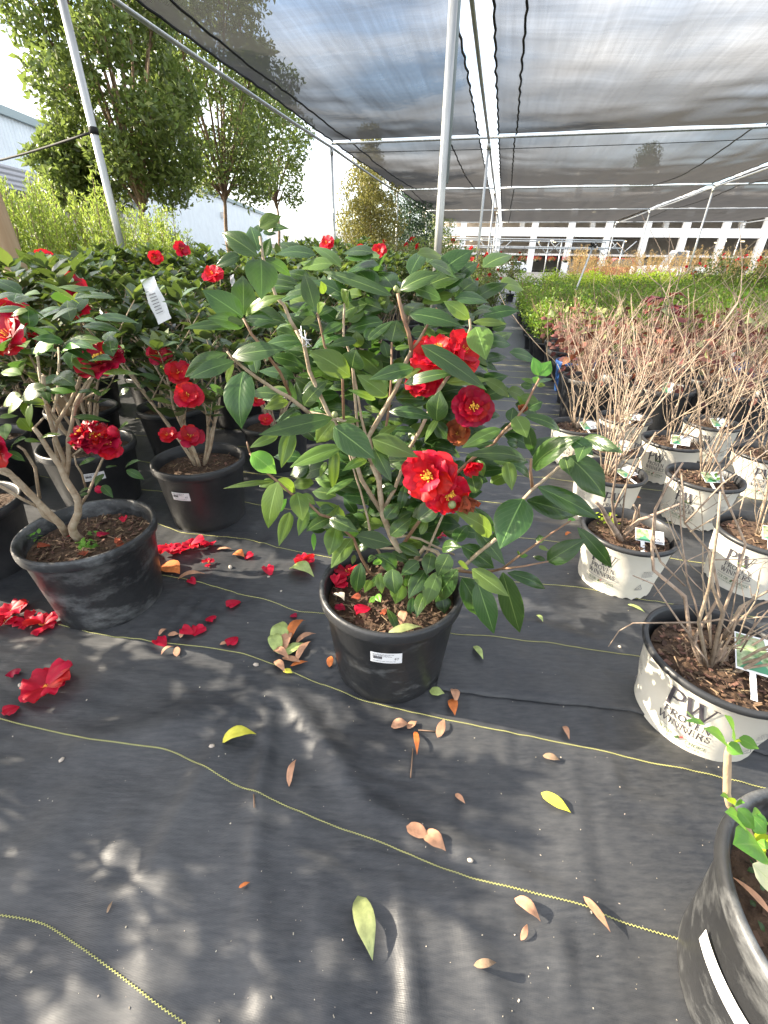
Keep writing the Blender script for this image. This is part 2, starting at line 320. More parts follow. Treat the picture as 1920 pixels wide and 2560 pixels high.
def net_mat():
    m = bpy.data.materials.new('black_shade_cloth'); m.use_nodes = True; t = m.node_tree; N = t.nodes; K = t.links.new
    b = N['Principled BSDF']; b.inputs['Base Color'].default_value = (.060, .053, .048, 1); b.inputs['Roughness'].default_value = .6
    co = N.new('ShaderNodeTexCoord')
    def noise(sc, st, det=5):
        mpn = N.new('ShaderNodeMapping'); mpn.inputs['Scale'].default_value = st; K(co.outputs['Object'], mpn.inputs[0])
        n = N.new('ShaderNodeTexNoise'); n.inputs['Scale'].default_value = sc; n.inputs['Detail'].default_value = det; n.inputs['Roughness'].default_value = .65; K(mpn.outputs[0], n.inputs['Vector']); return n.outputs['Fac']
    a = noise(1.0, (14, .5, 1)); c = noise(1.0, (.8, 16, 1), 3); d = noise(.8, (1, 1, 1), 3)
    def M(op, x, y, cl=False):
        n = N.new('ShaderNodeMath'); n.operation = op; n.use_clamp = cl
        for i, q in enumerate((x, y)):
            if isinstance(q, (int, float)): n.inputs[i].default_value = q
            else: K(q, n.inputs[i])
        return n.outputs[0]
    s = M('ADD', M('MULTIPLY', M('SUBTRACT', a, .5), .85), M('ADD', M('MULTIPLY', M('SUBTRACT', c, .5), .5), M('MULTIPLY', M('SUBTRACT', d, .5), .5)))
    # woven openings close up as they are seen more edge-on: Layer Weight follows the angle of every ray alike
    lw = N.new('ShaderNodeLayerWeight'); lw.inputs[0].default_value = .5
    cosv = M('SUBTRACT', 1.0, lw.outputs['Facing'])
    op = M('MULTIPLY', M('SUBTRACT', cosv, .125, True), 1.26)
    op = M('MULTIPLY', op, M('ADD', 1.0, s), True)
    op = M('MINIMUM', op, .74)
    tr = N.new('ShaderNodeBsdfTransparent'); tl = N.new('ShaderNodeBsdfTranslucent'); tl.inputs[0].default_value = (.07, .068, .066, 1)
    m1 = N.new('ShaderNodeMixShader'); m1.inputs[0].default_value = .5; K(b.outputs[0], m1.inputs[1]); K(tl.outputs[0], m1.inputs[2])
    m2 = N.new('ShaderNodeMixShader'); K(op, m2.inputs[0]); K(m1.outputs[0], m2.inputs[1]); K(tr.outputs[0], m2.inputs[2]); K(m2.outputs[0], N['Material Output'].inputs[0])
    return m
M_net = net_mat()

# ------------------------------------------------------------------ ground
def axis(lo, hi, f0, f1, step, grow=1.16):
    a = list(np.arange(f0, f1, step)); s = step
    while a[-1] < hi: s = min(s * grow, 1.2); a.append(a[-1] + s)
    s = step
    while a[0] > lo: s = min(s * grow, 1.2); a.insert(0, a[0] - s)
    return np.array(a)
gnd = MB(); gnd.add([(-400, -200, -.06), (400, -200, -.06), (400, 600, -.06), (-400, 600, -.06)], [(0, 1, 2, 3)])
tag(gnd.build('ground', M_asph), kind='structure')
xs = axis(-16, 22, -1.3, 1.5, .009); ys = axis(-3, 36, .10, 2.4, .009)
X, Y = np.meshgrid(xs, ys, indexing='ij'); Z = fabric_h(X, Y)
far = np.clip((np.hypot(X, Y) - 9) / 8, 0, 1); Z = Z * (1 - far) + .008 * far
nx_, ny_ = X.shape; idx = np.arange(nx_ * ny_).reshape(nx_, ny_)
F = np.stack([idx[:-1, :-1], idx[1:, :-1], idx[1:, 1:], idx[:-1, 1:]], -1).reshape(-1, 4)
fabric = npmesh('ground_fabric', np.stack([X, Y, Z], -1).reshape(-1, 3), F, M_fabric, smooth=True); tag(fabric, kind='structure')
# overlap edge of the fabric: a lapped strip with its own thickness
mb = MB(); pts = [G(x, y) for x, y in ((1090, 1733), (1250, 1752), (1420, 1772), (1568, 1790), (1700, 1825), (1920, 1897), (2200, 1990))]
pp = []
for a, b in zip(pts[:-1], pts[1:]):
    for k in range(14): pp.append(a.lerp(b, k / 14))
vs = []
for i, p in enumerate(pp):
    for dy, dz in ((0, .001), (0.0, .006), (.03, .0050), (.09, .0005)):
        q = p + Vector((.22 * dy, dy, 0)); vs.append((q.x, q.y, fh(q.x, q.y) + dz))
mb.add(vs, [(i * 4 + k, (i + 1) * 4 + k, (i + 1) * 4 + k + 1, i * 4 + k + 1) for i in range(len(pp) - 1) for k in range(3)])
mb.build('fabric_lap', M_fabric, fabric)
# yellow marker threads stitched in the fabric
def thread(pts, wv=.0017, zig=True, step=.003):
    pp = []
    for a, b in zip(pts[:-1], pts[1:]):
        n = max(2, int((b - a).length / step))
        for k in range(n): pp.append(a.lerp(b, k / n))
    # smooth
    A = np.array([[p.x, p.y] for p in pp]); 
    for _ in range(25):
        A[1:-1] = (A[:-2] + A[1:-1] * 2 + A[2:]) / 4
    D = np.gradient(A, axis=0); D /= np.linalg.norm(D, axis=1)[:, None]; Nn = np.stack([-D[:, 1], D[:, 0]], 1)
    s = ((np.arange(len(A)) % 2) * 2 - 1) * (.0013 if zig else 0)
    C = A + Nn * s[:, None]; l = C + Nn * wv / 2; r = C - Nn * wv / 2
    V = np.zeros((len(A), 3, 3)); V[:, 0, :2] = l; V[:, 1, :2] = C; V[:, 2, :2] = r
    zz = fabric_h(V[..., 0], V[..., 1]); fr = np.clip((np.hypot(V[..., 0], V[..., 1]) - 9) / 8, 0, 1); V[..., 2] = zz * (1 - fr) + .008 * fr + .0012; V[:, 1, 2] += .0014
    n = len(A); i = np.arange(n - 1)
    Fq = np.concatenate([np.stack([i * 3 + 1, i * 3, (i + 1) * 3, (i + 1) * 3 + 1], 1), np.stack([i * 3 + 2, i * 3 + 1, (i + 1) * 3 + 1, (i + 1) * 3 + 2], 1)])
    return npmesh('marker_thread', V.reshape(-1, 3), Fq, M_thread, fabric, smooth=True)
for pl in (((-60, 2285), (60, 2300), (115, 2313), (150, 2335), (220, 2385), (300, 2442), (400, 2520), (470, 2566), (600, 2680)),
           ((-60, 1792), (0, 1803), (100, 1825), (230, 1858), (330, 1870), (410, 1878), (445, 1890), (600, 1975), (740, 2035), (960, 2115), (1160, 2198), (1300, 2232), (1460, 2275), (1520, 2300), (1710, 2358), (1900, 2420)),
           ((150, 1568), (245, 1590), (401, 1613), (549, 1630), (608, 1639), (700, 1672), (900, 1755), (1079, 1798), (1200, 1825), (1478, 1881), (1634, 1920), (1920, 1979), (2000, 1995)),
           ((400, 1444), (464, 1457), (700, 1518), (751, 1536), (813, 1542), (950, 1565), (1141, 1595), (1220, 1600), (1300, 1612), (1365, 1616), (1450, 1630), (1599, 1651), (1920, 1700)),
           ((350, 1295), (392, 1314), (468, 1340), (520, 1343), (575, 1347), (640, 1358), (693, 1372), (818, 1399), (1000, 1425), (1200, 1455), (1304, 1465), (1439, 1478), (1500, 1490), (1634, 1512), (1821, 1543), (1920, 1551), (2000, 1560))):
    thread([G(*p) for p in pl])
for u in (1.62, 1.93, 2.27, 2.55, 2.86, 3.17, 3.5, 3.8, 4.1, 4.4, 4.72, 5.02, 5.33, 5.63):
    pl = [S(u + .03 * float(vnoise(v * 1.7 + 3, u * 5)), v) for v in np.arange(-2.4, 3.2 + u * .3, .22)]
    thread([Vector((p.x, p.y, 0)) for p in pl], zig=u < 2.3, step=.003 if u < 2.3 else .02, wv=.0022)

# ------------------------------------------------------------------ shade house
H = 3.0; UJ = [-2.13, 4.25, 10.63, 17.01, 23.39, 29.8]; VP = [-3.62, -.55, 5.48, 11.5]
pr = .032
def ordn(i): return ['first', 'second', 'third', 'fourth', 'fifth', 'sixth', 'seventh', 'eighth', 'ninth', 'tenth', 'eleventh', 'twelfth', 'thirteenth', 'fourteenth', 'fifteenth', 'sixteenth', 'seventeenth', 'eighteenth', 'nineteenth', 'twentieth', 'twenty-first', 'twenty-second', 'twenty-third', 'twenty-fourth'][i]
linen = {0: 'along the open left edge', 1: 'in the line under the bright gap', 2: 'in the line right of the gap', 3: 'in the outermost right line'}
for iv, v in enumerate(VP):
    nn = 0
    for iu, u in enumerate(UJ):
        p = S(u, v)
        if iu == 0 or not seen(p.x, p.y, 0, H): continue
        root = empty('steel_post', (p.x, p.y, 0)); rz = pr if iu == 1 else .026
        m = MB(); m.tube([(0, 0, -.05), (0, 0, H - .05)], rz, 16); m.build('pole', M_galv, root)
        m = MB(); m.tube([(0, 0, H - .14), (0, 0, H - .03)], rz + .008, 12); m.build('beam_clamp', M_galv, root)
        if iv == 0 and iu == 1:
            m = MB(); m.tube([(0, 0, 1.94), (0, 0, 1.99)], rz + .006, 14); m.build('strap', M_rope, root)
        if iv == 1 and iu == 1:
            m = MB(); m.tube([(.035, .03, 1.55), (.035, .03, H - .05)], .02, 12); m.build('sleeve_pipe', M_trim, root)
        tag(root, 'steel post, %s from the viewer %s' % (ordn(nn), linen[iv]), 'post', 'steel posts of the shade house'); nn += 1
def beam(a, b, r, lab, sag=.0):
    m = MB(); pts = [a.lerp(b, k / 8) - Vector((0, 0, sag * math.sin(math.pi * k / 8))) for k in range(9)]
    m.tube(pts, r, 12); o = m.build('pipe_beam', M_galv); tag(o, lab, 'beam', 'pipe beams of the shade house')
for iv, v in enumerate(VP):
    for i in range(5):
        beam(S(UJ[i], v, H - .02), S(UJ[i + 1], v, H - .02), .024, 'long steel pipe %s, %s bay back from the viewer' % (linen[iv], ordn(i)), .02)
for iu, u in enumerate(UJ):
    if iu == 0: continue
    for k in range(3):
        beam(S(u, VP[k], H + .035), S(u, VP[k + 1], H + .035), .02, 'steel cross pipe, %s row back, %s the net gap' % (ordn(iu - 1), ('left of', 'just right of', 'far right of')[k]))
NETN = 0
def net(u0, u1, v0, v1, lab, sag):
    nu, nv = 40, int(max(12, (v1 - v0) * 8)); U = np.linspace(0, 1, nu + 1); V_ = np.linspace(0, 1, nv + 1); A, B = np.meshgrid(U, V_, indexing='ij')
    uu = u0 + A * (u1 - u0); vv = v0 + B * (v1 - v0)
    edge = .05 * np.abs(np.sin(A * 14 * np.pi)) * ((B == 0) * 1.0 - (B == 1)); vv = vv + edge * .5
    zz = H + .06 - sag * np.sin(np.pi * A) * np.sin(np.pi * B) ** .6 + .035 * vnoise(uu * .5, vv * 5 + 7) * np.sin(np.pi * A) ** .3 + .02 * vnoise(uu * 3, vv * 1.5)
    XX = uu * _sa + vv * _ca; YY = uu * _ca - vv * _sa
    idx = np.arange((nu + 1) * (nv + 1)).reshape(nu + 1, nv + 1)
    Fq = np.stack([idx[:-1, :-1], idx[1:, :-1], idx[1:, 1:], idx[:-1, 1:]], -1).reshape(-1, 4)
    # local frame: x along v, y along u so that the folds of the cloth run with the bays
    Vv = np.stack([vv, uu, zz], -1).reshape(-1, 3)
    root = empty('shade_net', (0, 0, 0), -R(AX)); tag(root, lab, 'shade net', 'black shade nets over the plants')
    npmesh('cloth', Vv, Fq[:, ::-1], M_net, root, smooth=True)
    for side, bb in (('hem', 0), ('hem', -1)):
        m = MB(); m.tube([Vector(q) for q in np.stack([vv[:, bb], uu[:, bb], zz[:, bb] - .012], -1)], .014, 6); m.build(side, M_rope, root)
    return A, B, uu, vv, zz, root
def cord(res, fracs):
    A, B, uu, vv, zz, root = res
    n = uu.shape[1] - 1
    for f0, f1 in fracs:
        m = MB(); pts = []
        for i in range(uu.shape[0]):
            f = f0 + (f1 - f0) * i / (uu.shape[0] - 1); j = int(f * n)
            pts.append(Vector((vv[i, 0] + f * (vv[i, -1] - vv[i, 0]), uu[i, j], zz[i, j] - .016)))
        m.tube(pts, .013, 6); m.build('seam_cord', M_rope, root)
bayn = ['overhead', 'first in view', 'second back', 'third back', 'farthest']
for i in range(5):
    g0, g1 = (.05, .10)
    r = net(UJ[i] + g0, UJ[i + 1] - g1, -3.56, -.72, 'black shade cloth panel left of the bright gap, %s bay' % bayn[i], .10); cord(r, [(.12, .13)] if i != 2 else [(.12, .2), (.8, .84)])
    r = net(UJ[i] + g0, UJ[i + 1] - g1, -.40, 5.38, 'wide black shade cloth panel right of the bright gap, %s bay' % bayn[i], .16); cord(r, [(.05, .055), (.72, .74)] if i < 3 else [(.07, .06)])
    r = net(UJ[i] + g0, UJ[i + 1] - g1, 5.58, 11.4, 'black shade cloth panel beyond the right post line, %s bay' % bayn[i], .16); cord(r, [(.1, .12)])
m = MB(); m.tube([S(10.95, v, H - .05 - .03 * math.sin((v + 3.6) / 9 * math.pi)) for v in np.linspace(-3.5, 5.5, 30)], .006, 5)
tag(m.build('tension_wire', M_rope), 'thin black wire under the nets just behind the first cross pipe', 'wire')
pl_ = S(4.25, -3.62); m = MB(); a = Vector((pl_.x, pl_.y, 1.96)); b = Vector((-9, 8.5, 2.6))
m.tube([a.lerp(b, t) - Vector((0, 0, .35 * math.sin(math.pi * t))) for t in np.linspace(0, 1, 24)], .010, 5)
tag(m.build('tie_strap', M_rope), 'black strap tied round the left post and sagging away left', 'strap')

# ------------------------------------------------------------------ buildings far behind
def bx(m, x0, x1, y0, y1, z0, z1): m.box(((x0 + x1) / 2, (y0 + y1) / 2, (z0 + z1) / 2), (abs(x1 - x0), abs(y1 - y0), abs(z1 - z0)))
gar = empty('parking_garage', (20, 90, 0), -R(8)); tag(gar, 'white concrete parking garage with open dark decks across the background', 'building')
def gpart(n, fn, mt):
    m = MB(); fn(m); o = m.build(n, mt, gar); o.location = (-20, -90, 0); return o
for z0, z1 in ((5.3, 6.6), (9.4, 10.7), (13.4, 14.6)): gpart('deck_edge', lambda m: bx(m, 4, 100, 90, 90.6, z0, z1), M_conc)
for z0 in (6.55, 10.6, 3.0): gpart('deck_floor', lambda m: bx(m, 4, 100, 90.7, 130, z0 - .5, z0 - .2), M_shade)
gpart('back_wall', lambda m: bx(m, 4, 100, 112, 112.5, 0, 14), M_shade)
for k in range(15):
    x = 6.5 + k * 6.0; m = MB(); bx(m, x, x + 1.0, 89.7, 90.5, -.06, 14.3); o = m.build('column', M_conc, gar); o.location = (-20, -90, 0)
    if k % 2 == 0:
        m = MB(); bx(m, x + 4.4, x + 5.2, 94, 94.7, 6.6, 9.4); o = m.build('column', M_conc, gar); o.location = (-20, -90, 0)
for k in range(7):
    gpart('wall_panel', lambda m: bx(m, 9 + k * 12, 13 + k * 12, 98, 98.3, 0, 2.2), M_conc)
m = MB()
for k in range(26): m.box((9 + (k * 7.3) % 60, 92 + (k * 3.7) % 12, 5.0 if k % 2 else 9.1), (.5, .15, .12))
M_lamp = mat('lamp', (1, .9, .6)); bb = M_lamp.node_tree.nodes['Principled BSDF']; bb.inputs['Emission Color'].default_value = (1, .85, .5, 1); bb.inputs['Emission Strength'].default_value = 2
o = m.build('ceiling_lamp', M_lamp, gar); o.location = (-20, -90, 0)
wing = empty('low_garage_wing', (-8, 84, 0)); tag(wing, 'low pale garage wing with a dark band left of the columnar tree', 'building')
for n, a, mt in (('wall', (-22, 6, 84, 100, -.06, 2.2), M_conc), ('dark_opening', (-22, 6, 84.5, 99, 2.2, 3.4), M_shade), ('roof', (-23, 6.4, 83.5, 100, 3.4, 4.2), M_conc), ('roof_slab', (-23, 6.4, 83.7, 100, 4.2, 5.2), M_shade)):
    m = MB(); bx(m, *a); o = m.build(n, mt, wing); o.location = (8, -84, 0)
met = empty('metal_warehouse', (-14, 30, 0)); tag(met, 'long pale blue corrugated metal warehouse at the left behind the trees', 'building')
def mp_(n, a, mt):
    m = MB(); bx(m, *a); o = m.build(n, mt, met); o.location = (14, -30, 0); return o
mp_('wall', (-30, -14, 14, 60, 3.75, 5.45), M_siding); mp_('wall', (-30, -14, 30, 60, -.06, 3.75), M_siding); mp_('eave_trim', (-30, -13.85, 13.8, 60.2, 5.45, 5.72), M_trim)
mp_('door_opening', (-30, -14.6, 14, 30, -.06, 3.0), M_shade); mp_('canopy', (-30, -13.2, 14, 27.5, 3.08, 3.75), M_awn)
for k in range(4): mp_('frame_post', (-14.4, -14.1, 16 + k * 4, 16.3 + k * 4, -.06, 3.08), M_shade)
mp_('wall_lamp', (-13.98, -13.7, 44, 44.4, 4.1, 4.5), M_shade)
def car(name, lab, cat, loc, rz, paint, L_=4.6, W_=1.85, Hh=1.45, pickup=False):
    root = empty(name, loc, rz); tag(root, lab, cat)
    if pickup: prof = [(-L_ / 2, .45), (-L_ / 2, 1.05), (-.6, 1.08), (-.55, Hh * .98), (.2, Hh), (.75, 1.15), (L_ / 2 - .1, 1.02), (L_ / 2, .5)]
    else: prof = [(-L_ / 2, .4), (-L_ / 2, .9), (-L_ * .36, .98), (-L_ * .22, Hh), (L_ * .06, Hh), (L_ * .24, .95), (L_ * .46, .8), (L_ / 2, .4)]
    m = MB(); n = len(prof); vs = []
    for sy in (-1, 1):
        for x, z in prof: vs.append((x, sy * W_ / 2 * (.86 if z > 1.1 else 1), z))
    m.add(vs, [tuple(range(n)), tuple(range(2 * n - 1, n - 1, -1))] + [(i, i + n, (i + 1) % n + n, (i + 1) % n) for i in range(n)], smooth=False)
    m.build('body', paint, root)
    for sy in (-1, 1):
        m = MB(); a = prof[3 if pickup else 2]; xs_ = (prof[3][0] + .12, prof[4][0]); z0 = 1.08 if pickup else .98
        y = sy * (W_ / 2 * .93)
        m.add([(xs_[0] - .1, sy * (W_ / 2 + .004), z0), (prof[5][0] - .15, sy * (W_ / 2 + .004), z0), (xs_[1], sy * W_ / 2 * .885, Hh - .08), (xs_[0] + .05, sy * W_ / 2 * .885, Hh - .08)], [(0, 1, 2, 3)], smooth=False); m.build('side_window', M_glass, root)
        for x in (-L_ * .31, L_ * .31):
            m = MB(); m.tube([(x, sy * (W_ / 2 - .2), .34), (x, sy * (W_ / 2 + .02), .34)], .34, 20); wh = m.build('wheel', M_tyre, root)
            m = MB(); m.tube([(x, sy * (W_ / 2 + .015), .34), (x, sy * (W_ / 2 + .03), .34)], .2, 14); m.build('rim', M_rim, wh)
    m = MB(); a, b = prof[4], prof[5]; e = .015
    m.add([(a[0] + e, -W_ * .38, a[1] - .05 + e), (a[0] + e, W_ * .38, a[1] - .05 + e), (b[0] + e, W_ * .44, b[1] + .03 + e), (b[0] + e, -W_ * .44, b[1] + .03 + e)], [(0, 1, 2, 3)], smooth=False); m.build('windscreen', M_glass, root)
def polar(az, d): return Vector((d * math.sin(R(az)), d * math.cos(R(az)), 0))
p = polar(29.4, 44); car('pickup_truck', 'white pickup truck parked before the garage at the right', 'pickup truck', (p.x, p.y, 0), R(165), M_carw, 5.6, 2.0, 2.1, True)
p = polar(13.9, 74); car('parked_car', 'white car parked beyond the hanging baskets', 'car', (p.x, p.y, 0), R(180), M_carw)
p = polar(24.3, 46); car('parked_car', 'dark red car half hidden by the tan grasses', 'car', (p.x, p.y, 0), R(170), M_carr, Hh=1.6)

# ------------------------------------------------------------------ foliage clouds and trees
def cloud(name, pts, size, mt, parent=None, up=.3, asp=.45, seed=0, mi=None, fold=.25):
    rg = np.random.RandomState(seed); n = len(pts); sz = size * rg.uniform(.6, 1.3, n)[:, None]
    d = rg.normal(size=(n, 3)); d[:, 2] += up; d /= np.linalg.norm(d, axis=1)[:, None]
    q = rg.normal(size=(n, 3)); s = np.cross(d, q); s /= np.linalg.norm(s, axis=1)[:, None]; nn = np.cross(d, s)
    a = pts; b = pts + d * sz * .45 + s * sz * asp * .5 + nn * sz * fold * .3; c = pts + d * sz; e = pts + d * sz * .45 - s * sz * asp * .5 + nn * sz * fold * .3
    V = np.stack([a, b, c, e], 1).reshape(-1, 3); i = np.arange(n) * 4; Fq = np.concatenate([np.stack([i, i + 1, i + 2], 1), np.stack([i, i + 2, i + 3], 1)])
    m_ = None
    if mi is not None: m_ = np.concatenate([mi, mi])
    return npmesh(name, V, Fq, mt, parent, mi=m_)
def clumps(rg, cs, n, shell=.35):
    out_ = []; vols = np.array([c[3] * c[4] * c[5] for c in cs]) ** .67; ns = (n * vols / vols.sum()).astype(int)
    for c, k in zip(cs, ns):
        d = rg.normal(size=(k, 3)); d /= np.linalg.norm(d, axis=1)[:, None]; r = rg.uniform(shell ** 3, 1, k) ** (1 / 3) * rg.uniform(.85, 1.12, k)
        out_.append(np.array(c[:3]) + d * r[:, None] * np.array(c[3:6]))
    return np.concatenate(out_)
def tree(name, lab, loc, trunk_h, cs, n, size, mt, seed, tr=.045, group=None, cat='tree', asp=.42):
    root = empty(name, loc); tag(root, lab, cat, group); rg = np.random.RandomState(seed); random.seed(seed)
    m = MB(); pts = [Vector((.03 * math.sin(i * 1.3 + seed), .03 * math.cos(i + seed), trunk_h * i / 7 - .05)) for i in range(8)]; m.tube(pts, [tr * (1 - .06 * i) for i in range(8)], 10)
    m.build('trunk', M_trunk, root)
    m = MB()
    for c in cs:
        a = pts[-1] - Vector((0, 0, random.uniform(0, .35))); b = Vector(c[:3]); mid = a.lerp(b, .5) + Vector((0, 0, .08)); m.tube([a, mid, b], [tr * .5, tr * .3, tr * .12], 6)
        for _ in range(4):
            e = b + Vector((random.uniform(-1, 1) * c[3], random.uniform(-1, 1) * c[4], random.uniform(-1, 1) * c[5])) * .75; m.tube([mid.lerp(b, .6), b.lerp(e, .5) + Vector((0, 0, .03)), e], [tr * .18, tr * .12, tr * .05], 4)
    m.build('limbs', M_trunk, root)
    cloud('crown', clumps(rg, cs, n), size, mt, root, seed=seed, up=.2, asp=asp); return root
def ell(rg, n, r, z0, z1, q=1.0, s=.38):
    o = []
    for i in range(n):
        t = (i + .5) / n; a = i * 2.4; rr = r * math.sin(math.pi * (.12 + .76 * t)) ** q; s_ = s * rg.uniform(.75, 1.2)
        o.append((rr * .62 * math.cos(a), rr * .62 * math.sin(a), z0 + t * (z1 - z0), s_, s_, s_ * .85))
    return o
rg = np.random.RandomState(5)
pA = polar(-25.0, 9); tree('nursery_tree', 'bushy green standard tree nearest the left post', (pA.x, pA.y, 0), 2.0, ell(rg, 24, 1.25, 1.90, 5.2, .55, .46), 24000, .105, M_treeA, 11, .055, 'standard trees outside the shade house')
pB = polar(-17.2, 11.5); tree('nursery_tree', 'tall loose-crowned standard tree between the other two, rising behind the net', (pB.x, pB.y, 0), 2.4, ell(rg, 28, 1.55, 2.25, 6.0, .5, .52), 20000, .105, M_treeA, 12, .05, 'standard trees outside the shade house')
pC = polar(-11.9, 15.5); tree('nursery_tree', 'slim airy standard tree, third and farthest of the row', (pC.x, pC.y, 0), 2.6, ell(rg, 16, 1.25, 2.5, 5.4, .6, .46), 9000, .11, M_treeA, 13, .05, 'standard trees outside the shade house')
pA2 = polar(-30.3, 9.3); tree('nursery_tree', 'lower light green tree at the left of the near standard tree', (pA2.x, pA2.y, 0), 1.5, ell(rg, 7, .45, 1.7, 2.5, .6, .30), 4500, .105, M_treeA, 14, .04, 'standard trees outside the shade house')
def column(lab, loc, r, h, mts, seed, n, size=.075):
    root = empty('columnar_tree', loc); tag(root, lab, 'tree', 'columnar trees beyond the camellias'); rg = np.random.RandomState(seed)
    m = MB(); m.tube([(0, 0, 0), (.02, 0, h * .5), (0, 0, h * .9)], [.04, .03, .01], 8); m.build('trunk', M_trunk, root)
    cs = [(.3 * r * math.cos(i * 2.4), .3 * r * math.sin(i * 2.4), .3 + (h - .6) * i / 15, r * .8 * (1 - .45 * (i / 15) ** 3), r * .8 * (1 - .45 * (i / 15) ** 3), h / 9) for i in range(16)]
    cloud('crown', clumps(rg, cs, n, .55), size, mts, root, up=1.0, seed=seed, mi=(rg.rand(n * 2)[:0] if False else None))
p = polar(-2.0, 16.5); column('columnar tree with golden olive leaves, left of the pair behind the net edge', p, 1.15, 3.7, M_col, 21, 16000, .10)
p = polar(2.3, 20.5); column('dark green columnar tree right of the golden one', p, 1.25, 3.8, M_dark, 22, 13000, .10)
p = polar(5.2, 27); column('pale fuzzy columnar tree farthest right of the group', p, 1.2, 3.4, M_treeA, 23, 7000, .11)
p = polar(24.8, 152); tree('tall_tree', 'tall dark tree behind the garage, seen as a shadow through the net', (p.x, p.y, 0), 16.0, [(0, 0, z, 3.0, 3.0, 2.6) for z in np.arange(14, 27, 2.2)], 6000, .6, M_dark, 31, .4)
p = polar(-2, 34); tree('tall_tree', 'small-crowned tree seen through the net above the golden column', (p.x, p.y, 0), 5.0, [(0, 0, z, .8, .8, .6) for z in (4.6, 5.6, 6.6, 7.6)], 5000, .14, M_col, 32, .1)
# feathery yellow-green shrubs at the left
fi = 0
for az, d, h, r in ((-35.5, 6.3, 2.1, .5), (-33.2, 7.2, 1.9, .5), (-30.8, 6.6, 2.05, .5), (-28.2, 7.6, 1.85, .5), (-25.4, 6.9, 1.85, .5), (-38.5, 6.4, 2.1, .5), (-23.2, 8.0, 1.75, .45)):
    p = polar(az, d); root = empty('feathery_shrub', (p.x, p.y, 0)); rg = np.random.RandomState(60 + fi)
    tag(root, 'feathery yellow-green shrub behind the camellias, %s from the left' % ordn([1, 2, 3, 4, 5, 0, 6][fi]), 'shrub', 'feathery yellow-green shrubs'); m = MB(); allp = []
    for k in range(26):
        a = rg.rand() * 6.28; rr = r * rg.rand() ** .5; x, y = rr * math.cos(a), rr * math.sin(a); hh = h * rg.uniform(.72, 1.02) * (1 - .25 * rr / r)
        m.tube([(x * .3, y * .3, 0), (x * .7, y * .7, hh * .5), (x, y, hh)], [.012, .007, .003], 4)
        t = rg.rand(330); z = .35 + (hh - .35) * t; w_ = .085 * (1.15 - t) ** .5 + .01
        allp.append(np.stack([x * (.4 + .6 * z / hh) + rg.normal(size=330) * w_ * .6, y * (.4 + .6 * z / hh) + rg.normal(size=330) * w_ * .6, z], 1))
    m.build('stems', M_trunk, root); cloud('foliage', np.concatenate(allp), .05, M_treeY, root, up=1.4, seed=fi, asp=.28); fi += 1

# ------------------------------------------------------------------ pots, soil, leaves, flowers
def leaf(mb, b, t, nrm, wd, arc=.08, fold=.22, nx=2, ny=6, wav=0.0, rnd=0.0, tipdroop=0.0):
    b = Vector(b); t = Vector(t); d = t - b; Ln = d.length
    if Ln < 1e-5: return
    d.normalize(); nrm = Vector(nrm); s = d.cross(nrm)
    if s.length < 1e-4: s = d.cross(Vector((0, 1, .3)))
    s.normalize(); n = s.cross(d).normalized()
    vs = []; uv = []; cols = 2 * nx + 1
    for j in range(ny + 1):
        q = j / ny; wj = math.sin(math.pi * min(1, q * .93 + .035) ** (.80 + rnd)) ** .85 if 0 < q < 1 else 0.0
        if q > .6: wj *= 1 - ((q - .6) / .4) ** 1.5 * .5
        if j == 0: wj = .06
        if j == ny: wj = .01
        c = b + d * (Ln * q) + n * (arc * Ln * (4 * q * (1 - q)) - tipdroop * Ln * q * q)
        for i in range(cols):
            a = (i - nx) / nx; off = a * wd * .5 * wj
            h = fold * abs(off) + wav * wd * math.sin(q * 13 + (3 if a > 0 else 0)) * abs(a) ** 2 * .5 - fold * .8 * (abs(a) ** 2.5) * abs(off)
            vs.append(c + s * off + n * h); uv.append((a, q))
    fs = [(j * cols + i, j * cols + i + 1, (j + 1) * cols + i + 1, (j + 1) * cols + i) for j in range(ny) for i in range(cols - 1)]
    mb.add(vs, fs, uv)
def petal(mb, c, ax, out, r, wdt, lift, ruff, seed, nx=3, ny=5, cup=.25):
    rg = random.Random(seed); ax = ax.normalized(); out = (out - ax * out.dot(ax)).normalized(); s = ax.cross(out); cols = 2 * nx + 1; vs = []; ph = rg.uniform(0, 6)
    for j in range(ny + 1):
        q = j / ny; wj = (.25 + .75 * math.sin(math.pi * min(q * .62 + .02, .62) / 1.24 * 1.0)) if q < 1 else .80
        wj = (.22 + .78 * math.sin(math.pi * .5 * min(1, q * 1.35))) * (1 - .28 * max(0, q - .75) / .25)
        for i in range(cols):
            a = (i - nx) / nx; rr = r * (q - .13 * q * a * a * (q > .8) - (.045 * (abs(a) < .2) * (q > .95)))
            h = lift * r * q - cup * r * q * (1 - q) * -1 + ruff * r * math.sin(a * 5 + ph + q * 3) * q * q + .10 * r * a * a * q
            bend = -lift * .35 * r * max(0, q - .6)
            vs.append(c + out * rr * math.cos(lift * .8) + s * a * wdt * .5 * wj * r + ax * (h + bend))
    mb.add(vs, [(j * cols + i, j * cols + i + 1, (j + 1) * cols + i + 1, (j + 1) * cols + i) for j in range(ny) for i in range(cols - 1)])
